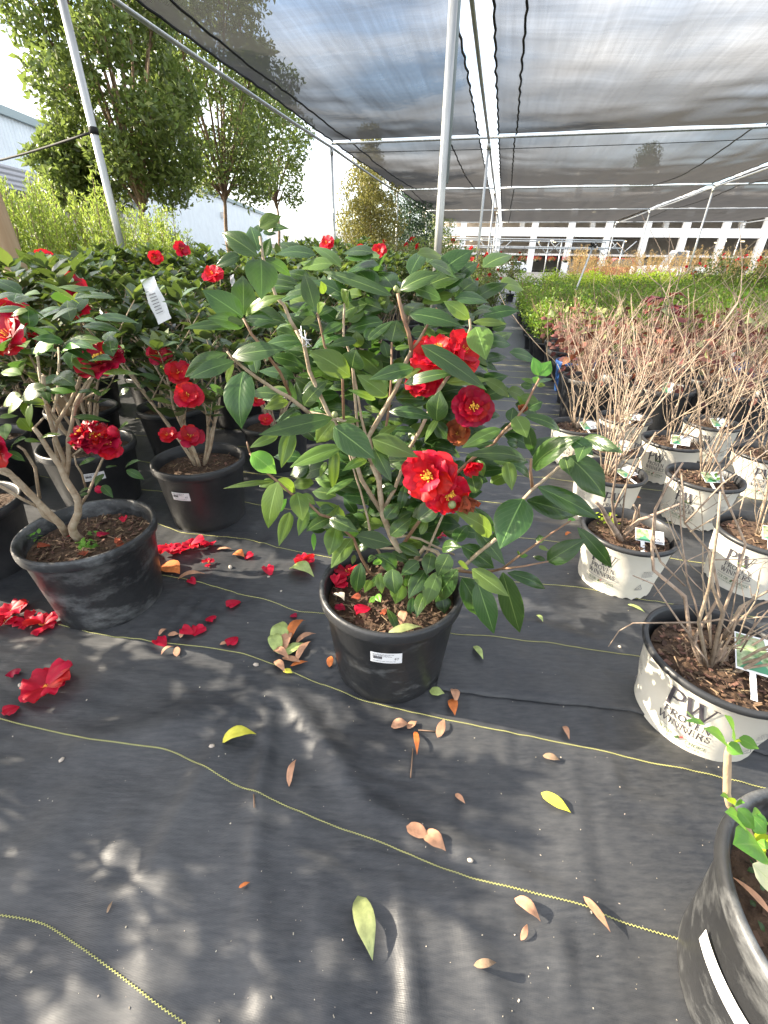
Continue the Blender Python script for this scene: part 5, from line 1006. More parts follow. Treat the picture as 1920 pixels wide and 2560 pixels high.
w2 = empty('bare_potted_shrub', (.838, 1.285, fh(.838, 1.285) - .006)); tag(w2, 'cut back shrub with a knobbly stem and tag in the sun-flecked white pot', 'potted plant', 'bare shrubs in white pots')
white_pot_parts(w2, math.atan2(-1.285, -.838) - .32, rb=.122, rt=.143, seed=1); soil(w2, .128, .182, 77, 220)
m = MB(); k0 = Vector((.838, 1.285, 0))
for pts, r0, r1 in (([(1552,1350),(1540,1330),(1520,1300),(1505,1270),(1490,1255)],.012,.004),([(1555,1345),(1575,1322),(1600,1300),(1640,1285),(1700,1260)],.010,.003),([(1560,1335),(1585,1300),(1592,1275),(1584,1262)],.006,.003),([(1545,1330),(1535,1290),(1530,1250),(1540,1180),(1545,1100)],.006,.002),([(1525,1300),(1550,1240),(1600,1150),(1640,1080)],.0035,.002),([(1600,1300),(1596,1280),(1600,1262)],.005,.002),([(1552,1338),(1560,1250),(1570,1190),(1600,1120)],.003,.0015)):
    n = len(pts); m.tube([P(x, y, 1.24 - .02 * k) for k, (x, y) in enumerate(pts)], [r0 + (r1 - r0) * k / (n - 1) for k in range(n)], 7)
wch(m.build('twigs', M_twig, w2), w2); tag_part(w2, Vector((.045, -.045, .212)), -.35, .085, .055, .35)
m = MB(); rw = random.Random(3)
for k in range(60):
    b = Vector((-.06 + rw.uniform(-.03, .035), .05 + rw.uniform(-.03, .03), .20 + rw.uniform(0, .03))); a = rw.uniform(0, 6.28); leaf(m, b, b + Vector((math.cos(a), math.sin(a), .5)) * .012, (0, 0, 1), .009, nx=1, ny=3)
tag(m.build('weed_seedlings', M_hedgey, w2), kind='stuff')
for o in list(COL.objects):
    if o.get('label', '').startswith('twiggy shrub in a brightly'):
        m = MB()
        for k in range(14): a = k * .9; b = Vector((.0, -.05, .21)); leaf(m, b, b + Vector((math.cos(a), math.sin(a) * .8, .55)).normalized() * rw.uniform(.035, .055), (0, 0, 1), .014, nx=1, ny=4)
        m.build('weed_leaves', M_young, o)
# the nearest, biggest one
wb = empty('bare_potted_shrub', (.795, .737, fh(.795, .737) - .006)); tag(wb, 'spreading bare shrub in the biggest nearest white pot at the right', 'potted plant', 'bare shrubs in white pots')
white_pot_parts(wb, math.atan2(-.737, -.795) - .02, rb=.133, rt=.157, h=.222, seed=2, tsc=1.2); soil(wb, .141, .185, 91, 420)
m = MB(); o7 = lambda x, y: (1200 + x / 2.304, 1100 + y / 2.304)
for pts, r0, r1 in (([(1310,1345),(1250,1240),(1210,1130),(1180,900),(1000,750),(990,600),(1010,400),(1080,260),(1170,130)],.0085,.0028),([(1310,1340),(1230,1150),(1290,1050),(1380,900),(1330,650),(1180,480),(1160,190)],.0075,.0025),([(1320,1330),(1400,1000),(1340,850),(1320,640)],.008,.004),
  ([(1310,1330),(1260,1050),(1320,850),(1370,500),(1385,300)],.007,.0025),([(1320,1290),(1400,1150),(1500,960),(1659,870),(1760,800)],.007,.003),([(1330,1350),(1500,1330),(1600,1270),(1700,1200)],.0085,.004),([(1230,1150),(1150,1050),(1000,830),(880,780)],.004,.0018),([(1290,1050),(1100,1052),(880,1055),(800,1100),(740,1190)],.0034,.0015),([(1290,1050),(1400,1030),(1540,1080),(1659,1150)],.004,.002),
  ([(1400,1000),(1490,750),(1530,600),(1400,300),(1380,150),(1300,0)],.005,.002),([(1400,1150),(1480,1050),(1600,950),(1740,900)],.005,.003),([(1250,1140),(1240,1180),(1310,1280)],.004,.003),([(1310,1330),(1420,1200),(1500,1180),(1530,1150),(1659,1080)],.005,.002),([(1320,690),(1500,690),(1700,680)],.0025,.001),([(1180,480),(1400,250),(1659,60)],.003,.0015),([(1210,530),(1400,420),(1659,230)],.002,.001),
  ([(1420,1330),(1500,1380),(1560,1420),(1659,1370)],.0015,.001),([(1500,1220),(1560,1120),(1600,1000),(1640,980)],.003,.0015),([(1010,400),(1000,600),(1040,700),(1180,840)],.004,.003),([(1530,290),(1500,400),(1480,520)],.002,.001),([(1310,640),(1180,700),(1000,900)],.002,.001)):
    n = len(pts); ph = random.Random(n * 7 + pts[1][0]).uniform(-.10, .08)
    m.tube([P(*o7(x, y), .715 + ph * min(1, k * 1.6 / (n - 1)) * (1 if n > 3 else .3)) for k, (x, y) in enumerate(pts)], [.62 * (r0 + (r1 - r0) * k / (n - 1)) for k in range(n)], 7)
wch(m.build('twigs', M_twig, wb), wb)
twig_mesh(17, .42, 12, .8, 1.0, .185).build('twiglets', M_twig, wb)
tag_part(wb, Vector((.075, -.03, .235)), -.45, .125, .095, .35)

# black pot with new shoots, lower right corner
B0 = Vector((.642, .208, 0)); nb = empty('potted_hydrangea', (B0.x, B0.y, fh(B0.x, B0.y) - .006)); tag(nb, 'scuffed dented black pot with a fresh green shoot in the lower right corner', 'potted plant')
def dentB(a, z): return .22 * math.exp(-((a - 2.75) / .5) ** 2) * max(0, math.sin(math.pi * min(1, z * 1.05))) ** 2 * (.3 + .9 * z) - .03 * math.exp(-((a - 3.2) / .4) ** 2) * (1 - z)
pb = black_pot(nb, M_potd, rb=.160, rt=.183, h=.285, dent=dentB, n=96); soil(nb, .166, .23, 55, 200); _q = G(1865, 2455, .15); sticker(pb, math.atan2(_q.y - .208, _q.x - .642), .15, .163, .183, .285, .095, .034, detail=False)
m = MB(); o5 = lambda x, y: (1640 + x / 4.02, 1750 + y / 4.02); ZB = .305
m.tube([P(*o5(*q), ZB) for q in ((1150, 1800), (1060, 1650), (1010, 1500), (930, 1310), (870, 1210), (740, 1060), (712, 940), (716, 700), (722, 540), (740, 440))], [.0048, .0045, .004, .004, .004, .0042, .0042, .0042, .0036, .002], 10); wch(m.build('stem', M_wood, nb), nb); nb.children[-1].location.z = -nb.location.z
m = MB()
for bx_, by_, tx_, ty_, wd, d, mt in ((705,435,475,285,125,-.01,0),(765,375,685,148,130,.01,0),(835,380,1035,492,100,.0,0),(710,450,880,545,110,-.01,0),(770,440,860,420,60,0,1),(480,235,292,212,50,0,0),(860,1245,690,1125,140,-.01,0),(820,1090,990,1300,120,-.01,0),(1045,1470,772,1450,250,-.02,0),(960,1170,1110,1340,150,.01,0),(1000,1440,1180,1400,140,0,1),(745,1010,645,960,70,0,0),(740,980,795,1060,60,-.01,1),(800,1060,895,1035,70,0,0),(1090,1200,960,1150,120,.02,0),(1040,1500,1100,1560,60,0,1),(1070,1560,1010,1510,50,0,1),(970,1650,1230,1930,170,-.03,2),(1020,1420,1130,1500,90,-.01,0)):
    b = P(*o5(bx_, by_), ZB + d); t = P(*o5(tx_, ty_), ZB + d - .012); m.mat = mt; leaf(m, b, t, (Vector((0, 0, 1)) - b).normalized() * .7 + Vector((-.1, 0, .6)), 1.3 * wd / 4.02 * axis_depth(b) / FPX, arc=.06, fold=.25, nx=3, ny=8, rnd=-.05, wav=.02)
o = wch(m.build('leaves', [M_young, M_hedgey, M_cream], nb), nb)
m = MB(); rw = random.Random(9)
for k in range(220):
    a = rw.uniform(0, 6.28); rr = .15 * rw.random() ** .5; b = Vector((rr * math.cos(a), rr * math.sin(a), .243)); a2 = rw.uniform(0, 6.28); leaf(m, b, b + Vector((math.cos(a2), math.sin(a2), .6)) * rw.uniform(.006, .012), (0, 0, 1), .008, nx=1, ny=3)
tag(m.build('weed_seedlings', M_leaf, nb), kind='stuff')
litter_leaf('fallen_leaf', 'dry brown curled leaf inside the lower right black pot', 'leaf', G(1870, 2250, .24), 2.2, .05, .012, M_tan, parent_z=.245, curl=.1)

# ------------------------------------------------------------------ reddish hydrangeas in black pots
M_twigb = mat('brown_twig', (.17, .11, .075), rough=.85, col2=(.36, .26, .19), nscale=25, island=.5)
M_mar0 = mat('dried_leaf_orange', (.22, .10, .05), rough=.8, island=.4)
def brown_parts(seed):
    rg = random.Random(seed); root = empty('potted_hydrangea', (0, 0, 0)); black_pot(root, n=32); soil(root, .163, .238, seed, 25)
    m = twig_mesh(seed + 200, .50, 44, .50, .3, .22); m.build('twigs', M_twigb, root); f = MB()
    for k in range(40):
        a = rg.uniform(0, 6.28); rr = .24 * rg.random() ** .6; z = rg.uniform(.30, .70) - rr * .30; b = Vector((rr * math.cos(a), rr * math.sin(a), z)); d = Vector((math.cos(a), math.sin(a), rg.uniform(-1.3, .1))).normalized()
        f.mat = rg.choice((0, 0, 0, 0, 0, 1, 2)); leaf(f, b, b + d * rg.uniform(.04, .08), Vector((rg.uniform(-1, 1), rg.uniform(-1, 1), .6)), rg.uniform(.03, .06), arc=rg.uniform(-.1, .3), fold=rg.uniform(-.3, .9), nx=1, ny=4, wav=.15)
    f.build('dried_foliage', [M_brown, M_mar0, M_oliv], root)
    (tag_part(root, Vector((rg.uniform(-.05, .05), -.1, .30)), rg.uniform(-.5, .5), .06, .07, 1.2, txt=False) if seed == 1 else None); return root
BR = [brown_parts(i) for i in range(4)]; bu = [False] * 4
for j in range(5):
    for k in range(14):
        rg = random.Random(j * 31 + k + 900); p = S(3.42 + .45 * j + rg.uniform(-.04, .04), .72 + .47 * k + rg.uniform(-.04, .04))
        if not seen(p.x, p.y, 0.1, .7, 80): continue
        vi = rg.randrange(4)
        if bu[vi]: o = copy_tree(BR[vi])
        else: o = BR[vi]; bu[vi] = True
        o.location = (p.x, p.y, fh(p.x, p.y) - .006); o.rotation_euler = (0, 0, rg.uniform(-.6, .9)); s_ = rg.uniform(.9, 1.08); o.scale = (s_, s_, s_ * rg.uniform(.9, 1.1)); tag(o, 'dried red-brown hydrangea, %s row behind the white pots, %s from the aisle' % (ordn(j), ordn(k)), 'potted plant', 'red-brown hydrangeas in black pots')
        if (j, k) in ((2, 0), (2, 3), (1, 5)):
            pt = [c for c in o.children if c.name.startswith('pot')][0]; pt.data = pt.data.copy(); pt.data.materials[0] = M_bluepot; o['label'] = 'dried hydrangea in a blue pot, %s row behind the white pots, %s along' % (ordn(j), ordn(k))
for i in range(4):
    if not bu[i]:
        for c in list(BR[i].children_recursive): bpy.data.objects.remove(c)
        bpy.data.objects.remove(BR[i])
p = P(1650, 800, 4.4); root = empty('oakleaf_hydrangea', (p.x, p.y, 0)); tag(root, 'taller hydrangea with large maroon leaves above the dried ones', 'potted plant'); black_pot(root, n=32); soil(root, .163, .238, 5, 20)
m = MB()
for k in range(6): a = k * 1.05; m.tube([(0, 0, .23), (.06 * math.cos(a), .06 * math.sin(a), .5), (.12 * math.cos(a), .12 * math.sin(a), .74)], [.006, .005, .003], 5)
m.build('stems', M_twig, root); m = MB(); M_mar = mat('maroon_leaf', (.22, .045, .045), rough=.55, island=.3, trans=((.35, .05, .04), .25))
for k in range(16):
    a = rw.uniform(0, 6.28); b = Vector((.06 * math.cos(a), .06 * math.sin(a), rw.uniform(.66, .80))); m.mat = 1 if k % 6 == 0 else 0
    for e in (-.7, 0, .7): leaf(m, b, b + Vector((math.cos(a + e), math.sin(a + e), -.35 if e else -.2)).normalized() * rw.uniform(.12, .16), (0, 0, 1), .075, arc=.12, fold=.2, nx=1, ny=5, wav=.1)
m.build('foliage', [M_mar, M_oliv], root)

# ------------------------------------------------------------------ green shrubs, roses, grasses farther back
def shrub_proto(seed, mt, r=.22, z0=.22, z1=.62, n=620, size=.038, name='potted_shrub', up=.5, pot=True):
    rg = np.random.RandomState(seed); root = empty(name, (0, 0, 0))
    if pot: black_pot(root, rb=.10, rt=.125, h=.2, soilz=.17, n=20)
    m = MB(); rr = random.Random(seed)
    for k in range(14): a = rr.uniform(0, 6.28); q = r * rr.uniform(.3, .95); m.tube([(0, 0, z0 - .08), (q * .5 * math.cos(a), q * .5 * math.sin(a), (z0 + z1) / 2), (q * math.cos(a), q * math.sin(a), z1 * rr.uniform(.85, 1.02))], [.004, .003, .0015], 4)
    m.build('stems', M_trunk, root); cs = [(r * .45 * math.cos(i * 2.4), r * .45 * math.sin(i * 2.4), z0 + (z1 - z0) * (.3 + .5 * (i % 5) / 4), r * .6, r * .6, (z1 - z0) * .30) for i in range(9)]
    cloud('foliage', clumps(rg, cs, n, .5), size, mt, root, up=up, seed=seed, asp=.5); return root
SH = [shrub_proto(s, M_hedge) for s in (1, 2, 3)]; SHy = [shrub_proto(s, M_hedgey) for s in (4, 5)]
def scatter(protos, items, nm, cat, grp, zf=None, smin=.9, smax=1.1, m_=60, zt=.6):
    us = [False] * len(protos); n = 0
    for (x, y, lab, sc) in items:
        if not seen(x, y, .2, zt, m_): continue
        rg = random.Random(int(x * 977 + y * 131)); vi = rg.randrange(len(protos))
        if us[vi]: o = copy_tree(protos[vi])
        else: o = protos[vi]; us[vi] = True
        s_ = sc * rg.uniform(smin, smax); o.location = (x, y, 0.006); o.rotation_euler = (0, 0, rg.uniform(0, 6.28)); o.scale = (s_, s_, s_ * rg.uniform(.92, 1.1)); tag(o, lab, cat, grp); n += 1
    for i, u in enumerate(us):
        if not u:
            for c in list(protos[i].children_recursive): bpy.data.objects.remove(c)
            bpy.data.objects.remove(protos[i])
    return n
it = []
for j in range(15):
    for k in range(22):
        rg = random.Random(j * 57 + k); p = S(5.75 + .43 * j + rg.uniform(-.05, .05), .55 + .46 * k + rg.uniform(-.05, .05)); it.append((p.x, p.y, 'low green shrub, %s row behind the red-brown plants, %s from the aisle' % (ordn(j), ordn(k)), 1.0 + .012 * j))
print('shrubs', scatter(SH, it, 'potted_shrub', 'potted plant', 'low green shrubs in a block'))
it = []
for j in range(5):
    for k in range(12):
        rg = random.Random(j * 57 + k + 400); p = S(13.6 + .6 * j + rg.uniform(-.1, .1), 1.4 + .6 * k + rg.uniform(-.1, .1)); it.append((p.x, p.y, 'bright yellow-green shrub behind the green block, %s row, %s from the aisle' % (ordn(j), ordn(k)), 1.30))
print('yshrubs', scatter(SHy, it, 'potted_shrub', 'potted plant', 'bright yellow-green shrubs'))
def rose_proto(seed, col_, h=1.1, fc=M_petald, nf=4):
    root = shrub_proto(seed, col_, .30, .25, h, 1500, .050, 'rose_bush'); rr = random.Random(seed)
    for k in range(nf): bud_ = flower((rr.uniform(-.22, .22), rr.uniform(-.22, .22), h * rr.uniform(.8, 1.02)), (rr.uniform(-.4, .2), -.8, .4), .04, seed + k, root, m1=fc)
    return root
M_pink = mat('pink_petal', (.75, .22, .25), rough=.5, trans=((.8, .2, .2), .3)); M_wpet = mat('white_petal', (.8, .8, .75), rough=.5, trans=((.8, .8, .7), .2))
RO = [rose_proto(1, M_treeA, 1.0, M_pink, 3), rose_proto(2, M_dark, .95, M_petald, 3), rose_proto(3, M_treeA, 1.15, M_petal, 4)]
it = []
for i, (u, v, s) in enumerate(((6.9, -1.05, .85), (7.4, -.45, .80), (7.5, -1.25, 1.0), (8.3, -.9, 1.0), (8.3, -.1, .8), (9.1, -.45, .95), (9.2, -1.4, 1.1), (10, -.9, 1.0), (10.1, -1.8, 1.1), (11, -1.2, 1.0), (11.2, -.5, .85), (12.2, -1.0, 1.0), (12.3, -2, 1.1), (13.4, -1.5, 1.1), (13.2, -.5, .95), (14.5, -1.0, 1.1), (9.4, -2.4, 1.1), (11.2, -2.8, 1.1), (15.2, -.3, 1.1), (15.6, .3, 1.1))):
    p = S(u, v); it.append((p.x, p.y, 'rose bush beyond the camellias by the middle posts, %s from the viewer' % ordn(i), s))
scatter(RO, it, 'rose_bush', 'rose bush', 'rose bushes by the middle posts', zt=1.0)
RO2 = [rose_proto(11, M_treeA, 1.25, M_petal, 5), rose_proto(12, M_dark, 1.2, M_wpet, 12)]; it = []
for i, (az, d, s) in enumerate(((31.5, 13.5, .92), (33.2, 13.0, .98), (35.0, 12.6, 1.0), (36.8, 12.4, 1.0), (38.6, 12.2, 1.0))):
    p = polar(az, d); it.append((p.x, p.y, 'tall rose bush at the right behind the green block, %s' % (ordn(i) + ' of five'), s))
scatter(RO2, it, 'rose_bush', 'rose bush', 'tall rose bushes at the right', zt=1.2)
def grass_proto(seed):
    rr = random.Random(seed); root = empty('ornamental_grass', (0, 0, 0)); black_pot(root, rb=.12, rt=.15, h=.24, soilz=.2, n=20); m = MB(); pts = []
    for k in range(34):
        a = rr.uniform(0, 6.28); q = rr.uniform(.05, .4); h = rr.uniform(.9, 1.55); e = Vector((q * math.cos(a), q * math.sin(a), h)); m.tube([(q * .15 * math.cos(a), q * .15 * math.sin(a), .2), (q * .5 * math.cos(a), q * .5 * math.sin(a), h * .65), e], [.005, .004, .002], 4)
        for t in range(22): pts.append([e.x + rr.gauss(0, .03), e.y + rr.gauss(0, .03), e.z - rr.uniform(-.05, .35)])
    m.build('stalks', M_grass, root); cloud('plumes', np.array(pts), .07, M_grass, root, up=1.5, seed=seed, asp=.25); return root
GR = [grass_proto(i) for i in (1, 2)]; it = []
for i in range(14):
    rg = random.Random(i + 77); p = polar(20.2 + i * .78 + rg.uniform(-.2, .2), 18.5 + (i % 3) * 1.2); it.append((p.x, p.y, 'tan ornamental grass before the garage, %s from the left' % ordn(i), .9))
scatter(GR, it, 'ornamental_grass', 'grass', 'tan ornamental grasses', zt=1.4)
p2 = polar(33, 19)
for i in range(6):
    p = polar(31 + i * 1.7, 19 + i % 2); o = copy_tree(next(q for q in COL.objects if q.name.startswith('ornamental_grass'))); o.location = (p.x, p.y, 0); tag(o, 'tan ornamental grass behind the right roses, %s from the left' % ordn(i), 'grass', 'tan ornamental grasses')
# pipe frame with hanging baskets
fr = empty('pipe_frame', (8, 31, 0)); tag(fr, 'long low frame of white pipes with slanting braces before the garage', 'frame')
def fpipe(n, a, b, r=.035): m = MB(); m.tube([a, b], r, 6); return m.build(n, M_trim if False else M_galv, fr)
for y in (0, 2.5):
    for z in (2.35, 1.95): fpipe('rail', (-5.2, y, z), (6.1, y, z))
    for k in range(4):
        x = -5 + k * 3.7; fpipe('leg', (x, y, 0), (x, y, 2.35)); fpipe('brace', (x, y, 1.6), (x - .75, y, 2.33), .025); fpipe('brace', (x, y, 1.6), (x + .75, y, 2.33), .025)
bk0 = None
for i in range(13):
    x = 2.9 + i * .85; y = 30.2
    if bk0 is None:
        bk0 = empty('hanging_basket', (x, y, 1.15)); m = MB(); m.lathe([(.02, .0), (.12, .02), (.16, .14), (.15, .14)], 14); m.build('basket', M_pot, bk0)
        for k in range(3): m = MB(); m.tube([(.14 * math.cos(k * 2.1), .14 * math.sin(k * 2.1), .14), (0, 0, .8)], .006, 4); m.build('wire', M_rope, bk0)
        rg = np.random.RandomState(3); cloud('foliage', clumps(rg, [(0, 0, .16, .24, .24, .14)], 300), .05, M_treeA, bk0); cloud('blossom', clumps(rg, [(0, 0, .2, .26, .26, .14)], 160, .8), .05, M_petal, bk0); o = bk0
    else: o = copy_tree(bk0); o.location = (x, y, 1.15)
    tag(o, 'hanging flower basket below the white pipe frame, %s from the left' % ordn(i), 'hanging basket', 'hanging baskets below the pipe frame')
b = G(1402, 815); t = P(1484, 612, b.y + .05); rs = empty('irrigation_riser', b); tag(rs, 'leaning grey irrigation riser with a knotted head in the green shrubs', 'pipe')
m = MB(); q = t - b; m.tube([(0, 0, 0), q * .5 + Vector((.01, 0, 0)), q], [.018, .017, .015], 8); m.build('pipe', M_galv, rs); m = MB()
for k in range(7): a = k * .9; m.tube([q + Vector((0, 0, -.03)), q + Vector((.07 * math.cos(a), .03 * math.sin(a), .04 * math.sin(a * 2)))], .012, 6)
m.build('head', M_rope, rs)
sk = polar(-36.3, 3.0); root = empty('wooden_stake', (sk.x, sk.y, 0)); tag(root, 'thick weathered wooden stake leaning at the far left edge', 'stake'); m = MB(); m.tube([(0, 0, 0), (-.03, 0, 1.2), (-.07, .0, 2.3)], [.052, .05, .05], 14); m.build('post', M_wood, root)

# ------------------------------------------------------------------ litter on the fabric
def gr(px, py): q = G(px, py, .012); return (q.x, q.y)
PET = [(425,1385,.045,7,'open fallen red flower with yellow centre in front of the sticker pot',0),(480,1370,.045,5,'pair of red petals right of the open fallen flower',0),(528,1358,.040,3,'red petals nearest the sticker pot on its right',0),(522,1412,.020,4,'small torn red flower below the open fallen flower',0),(760,1410,.042,8,'flat fallen red flower touching the middle pot at its upper left',0),
 (675,1436,.026,1,'red petal left of the pale green leaf beside the middle pot',0),(593,1510,.026,1,'curved red petal alone in the sun patch left of the middle pot',0),(523,1552,.022,1,'upturned red petal above the sprawling three petals',0),(485,1592,.034,3,'sprawling red petals on the thread left of the leaf heap',0),(408,1612,.028,1,'long red petal lying on the yellow thread, left of the sprawling ones',0),
 (587,1600,.026,1,'round red petal between the sprawling petals and the leaf heap',0),(730,1541,.014,1,'tiny dark red petal by the thread left of the middle pot',1),(35,1535,.048,6,'large red flower heap by the foot of the left pot, upper one',0),(70,1558,.035,4,'red petals between the two flower heaps at the left pot',0),(108,1565,.045,6,'crumpled red flower heap nearest the left pot bottom',0),(10,1560,.04,4,'red petals cut by the left picture edge',0),
 (125,1722,.062,7,'largest lone fallen red flower on the lower left fabric',0),(48,1768,.026,2,'two narrow red petals beside the largest lone flower',0),(32,1678,.024,1,'small dull red petal above the largest lone flower',1),(617,1395,.018,1,'red petal touching an orange one near the upper thread',0),(486,1464,.018,1,'red petal on the start of the upper yellow thread',0),(1100,1345,.026,4,'red flower remains behind the middle camellia stems',1),(410,1240,.02,2,'red petals between the pots in the shade',1),(330,1235,.03,3,'dark red petals in the shade behind the left pot',1)]
for i, (x, y, r, n, lab, dk) in enumerate(PET): litter_petal(lab, gr(x, y), i * 1.7, r, M_petald if dk else M_petal, 300 + i, n, 'fallen camellia petals')
LV = [(1045,2085,60,-.5,.55,M_tan,'upper half of a torn broad tan leaf in the middle of the fabric'),(1085,2108,66,-.7,.60,M_tan,'lower half of a torn broad tan leaf in the middle of the fabric'),(598,1848,80,0.2,.40,M_yel,'plump yellow leaf on the lit fabric left of centre'),(1388,2010,80,-.62,.38,M_yel,'slender bright yellow leaf with stalk right of centre'),(912,2318,150,-1.35,.40,M_oliv,'large torn olive leaf at the bottom centre'),(1318,2275,78,-.75,.42,M_tan,'tan leaf just under the yellow thread, left of a longer one'),(1488,2290,100,-.95,.28,M_tan,'long tan leaf crossing the yellow thread'),(1310,2330,38,1.2,.4,M_tan,'little tan leaf below the tan leaf under the thread'),
 (732,1935,60,1.3,.26,M_tan,'thin brown leaf standing on edge in the centre of the fabric'),(613,2218,28,.4,.35,M_orange,'tiny orange leaf on the lower fabric'),(1150,1998,32,-.8,.4,M_tan,'small tan curled leaf right of the shadow fold'),(1415,1835,34,-1.2,.35,M_tan,'small pinkish leaf right of the middle pot'),(1102,1822,42,1.2,.4,M_tan,'pinkish leaf leaning over the thread before the middle pot'),(1040,1857,55,-1.5,.22,M_orange,'bright orange narrow leaf before the middle pot'),(1000,1815,40,.1,.55,M_tan,'folded pale brown leaf below the thread, left of the orange leaf'),
 (1030,1812,26,.6,.6,M_tan,'small pink-brown leaf touching the orange leaf top'),(1133,1770,40,-1.4,.5,M_orange,'rust orange leaf near the seam right of the middle pot'),(1135,1745,36,-1.4,.5,M_tan,'pale leaf above the rust orange leaf by the seam'),(1092,1735,34,-.2,.7,M_pale,'pale green dry leaf at the right foot of the middle pot'),(1195,1637,38,-1.0,.35,M_pale,'grey-green leaf right of the middle pot'),(755,1438,58,-.35,.55,M_pale,'pale green leaf under the flat fallen flower'),
 (1588,1527,42,-.5,.3,M_pale,'yellowish leaf before the white pot with sun flecks'),(1348,1553,22,-.9,.4,M_pale,'tiny pale leaf on the shaded fabric right of the camellia'),(1420,1340,14,.2,.6,M_orange,'tiny orange chip behind the right branch'),(430,1425,45,-.6,.6,M_orange,'round brown leaf at the right side of the left pot'),(480,1448,62,.15,.25,M_tan,'long brown leaf beside the round brown leaf'),(598,1390,26,-.3,.75,M_orange,'round orange petal-like leaf near the upper thread'),(560,1374,34,0,.25,M_tan,'slim tan leaf below the red petals at the sticker pot'),
 (702,1590,60,1.4,.5,M_pale,'green and yellow leaf on top of the leaf heap'),(742,1582,62,.85,.34,M_orange,'rolled orange-brown leaf on the leaf heap'),(735,1625,50,.5,.55,M_pale,'yellow-green leaf in the middle of the leaf heap'),(760,1630,52,.9,.3,M_tan,'tan leaf on the right of the leaf heap'),(705,1640,44,-.6,.35,M_tan,'tan leaf on the left of the leaf heap'),(730,1652,46,-.3,.35,M_tan,'tan leaf at the front of the leaf heap'),(765,1600,50,.4,.34,M_tan,'curled tan leaf at the upper right of the leaf heap'),(690,1612,44,1.9,.5,M_pale,'pale green leaf at the upper left of the leaf heap'),(748,1660,40,.2,.32,M_orange,'small brown leaf at the front right of the leaf heap'),(700,1668,36,-.9,.4,M_tan,'narrow tan leaf at the front left of the leaf heap'),(722,1606,46,1.1,.45,M_tan,'brown leaf under the green one in the leaf heap'),(720,1680,22,-.4,.6,M_yel,'small yellow chip below the leaf heap'),(826,1655,24,1.4,.5,M_orange,'small rust leaf against the left foot of the middle pot'),
 (408,1582,22,.6,.5,M_tan,'small tan leaf left of the sprawling petals'),(435,1590,26,0,.5,M_tan,'second small tan leaf left of the sprawling petals, nearer them'),(458,1588,20,1,.5,M_tan,'tan leaf touching the sprawling petals'),(420,1629,34,.5,.35,M_tan,'tan leaf below the thread, under the long red petal'),(443,1630,22,1.5,.5,M_tan,'short upright tan leaf below the thread'),(560,1612,18,0,.5,M_tan,'tan chip left of the round red petal'),(1210,2418,50,.1,.3,M_trunk,'dark shrivelled leaf at the bottom right'),(278,2272,30,1.1,.3,M_trunk,'dark thin leaf scrap at the lower left'),(1378,1897,40,-.3,.4,M_trunk,'shrivelled black leaf right of centre'),(1590,1250,24,0,.4,M_orange,'orange scrap behind the white pots')]
for i, (x, y, lpx, rz, asp, mt, lab) in enumerate(LV):
    c = gr(x, y); d0 = math.radians(0); v2 = G(x + math.cos(rz) * lpx / 2, y - math.sin(rz) * lpx / 2, .012) - G(x - math.cos(rz) * lpx / 2, y + math.sin(rz) * lpx / 2, .012)
    L_ = v2.length * 1.12; litter_leaf('fallen_leaf', lab, 'leaf', c, math.atan2(v2.y, v2.x), L_, L_ * asp * (1.25 if abs(math.sin(rz)) > .8 and False else 1), mt, curl=.10 + .1 * (i % 3), tilt=.05, seed=i, fold=.25 + .15 * (i % 3))
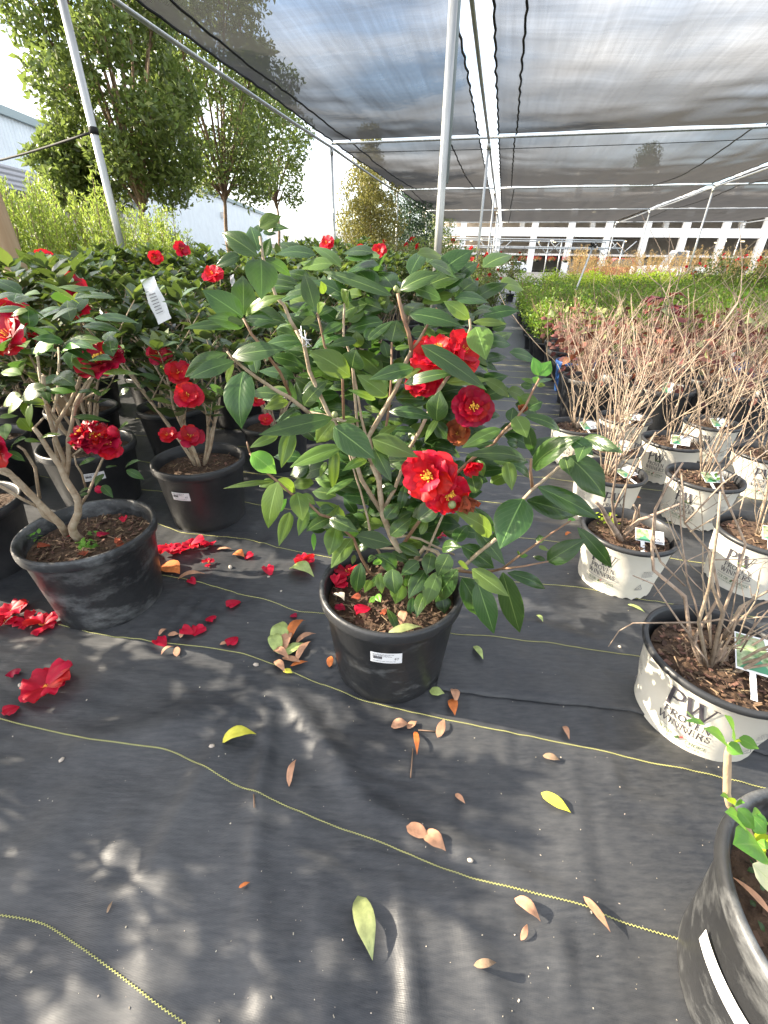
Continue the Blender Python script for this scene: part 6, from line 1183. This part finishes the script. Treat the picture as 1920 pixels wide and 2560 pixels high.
for i, (a, b_, lab) in enumerate((((638, 2002), (640, 2035), 'short dry stick below the yellow thread, upper left'), ((1032, 1878), (1026, 1950), 'thin pale twig with scraps before the middle pot'), ((1045, 1832), (1092, 1838), 'thin pale twig joining the small leaves before the middle pot'))):
    p0, p1 = G(*a), G(*b_); m = MB(); m.tube([Vector((p0.x, p0.y, fh(p0.x, p0.y) + .003)), Vector((p1.x, p1.y, fh(p1.x, p1.y) + .004))], .0015, 5); tag(m.build('dry_twig', M_straw), lab, 'twig')
rg = random.Random(99); m = MB(); m2 = MB()
for k in range(380):
    px, py = rg.uniform(0, 1920), 900 + 1660 * rg.random() ** .8; q = G(px, py); s_ = rg.choice((.0005, .0006, .0007, .0009, .0012, .0018)); m.box((q.x, q.y, fh(q.x, q.y) + s_ * .4), (s_ * rg.uniform(1, 2.2), s_ * rg.uniform(.6, 1.2), s_ * .7), Matrix.Rotation(rg.uniform(0, 3), 3, 'Z'))
tag(m.build('fine_debris', M_pebble), kind='stuff')
for i, (x, y, s_, lab) in enumerate(((531, 1870, .008, 'pinkish pebble pair under the plump yellow leaf'), (153, 1898, .008, 'tan pebble on the lit fabric at the left'), (48, 1710, .009, 'pale pebble above the largest lone flower'), (672, 1444, .007, 'grey pebble below the red petal'), (362, 1360, .010, 'white stone chip right of the left pot'), (576, 1418, .012, 'pale stone flake near the upper thread'), (640, 1660, .010, 'pinkish stone left of the leaf heap'), (703, 1480, .006, 'small grey stone in the sun patch'), (1548, 1621, .007, 'white chip left of the big white pot'), (1175, 2155, .007, 'cream chip near the lower thread'))):
    c = gr(x, y); mm_ = MB(); mm_.lathe([(.001, -s_ * .4), (s_ * .6, -s_ * .2), (s_ * .7, .1 * s_), (s_ * .4, s_ * .5), (.0005, s_ * .6)], 7, wob=.3); o = mm_.build('pebble', M_pebble); o.location = (c[0], c[1], fh(*c) + s_ * .2); o.rotation_euler = (.3, .2, i); tag(o, lab, 'pebble')
for lst in (VAR,):
    for i, (root, tips) in enumerate(lst):
        if not used[i]:
            for c in list(root.children_recursive): bpy.data.objects.remove(c)
            bpy.data.objects.remove(root)

for o in COL.objects:
    if o.parent is None and o.get('label'):
        n_ = len(o['label'].split())
        if n_ > 16 or n_ < 4: print('LABEL', n_, o['label'])
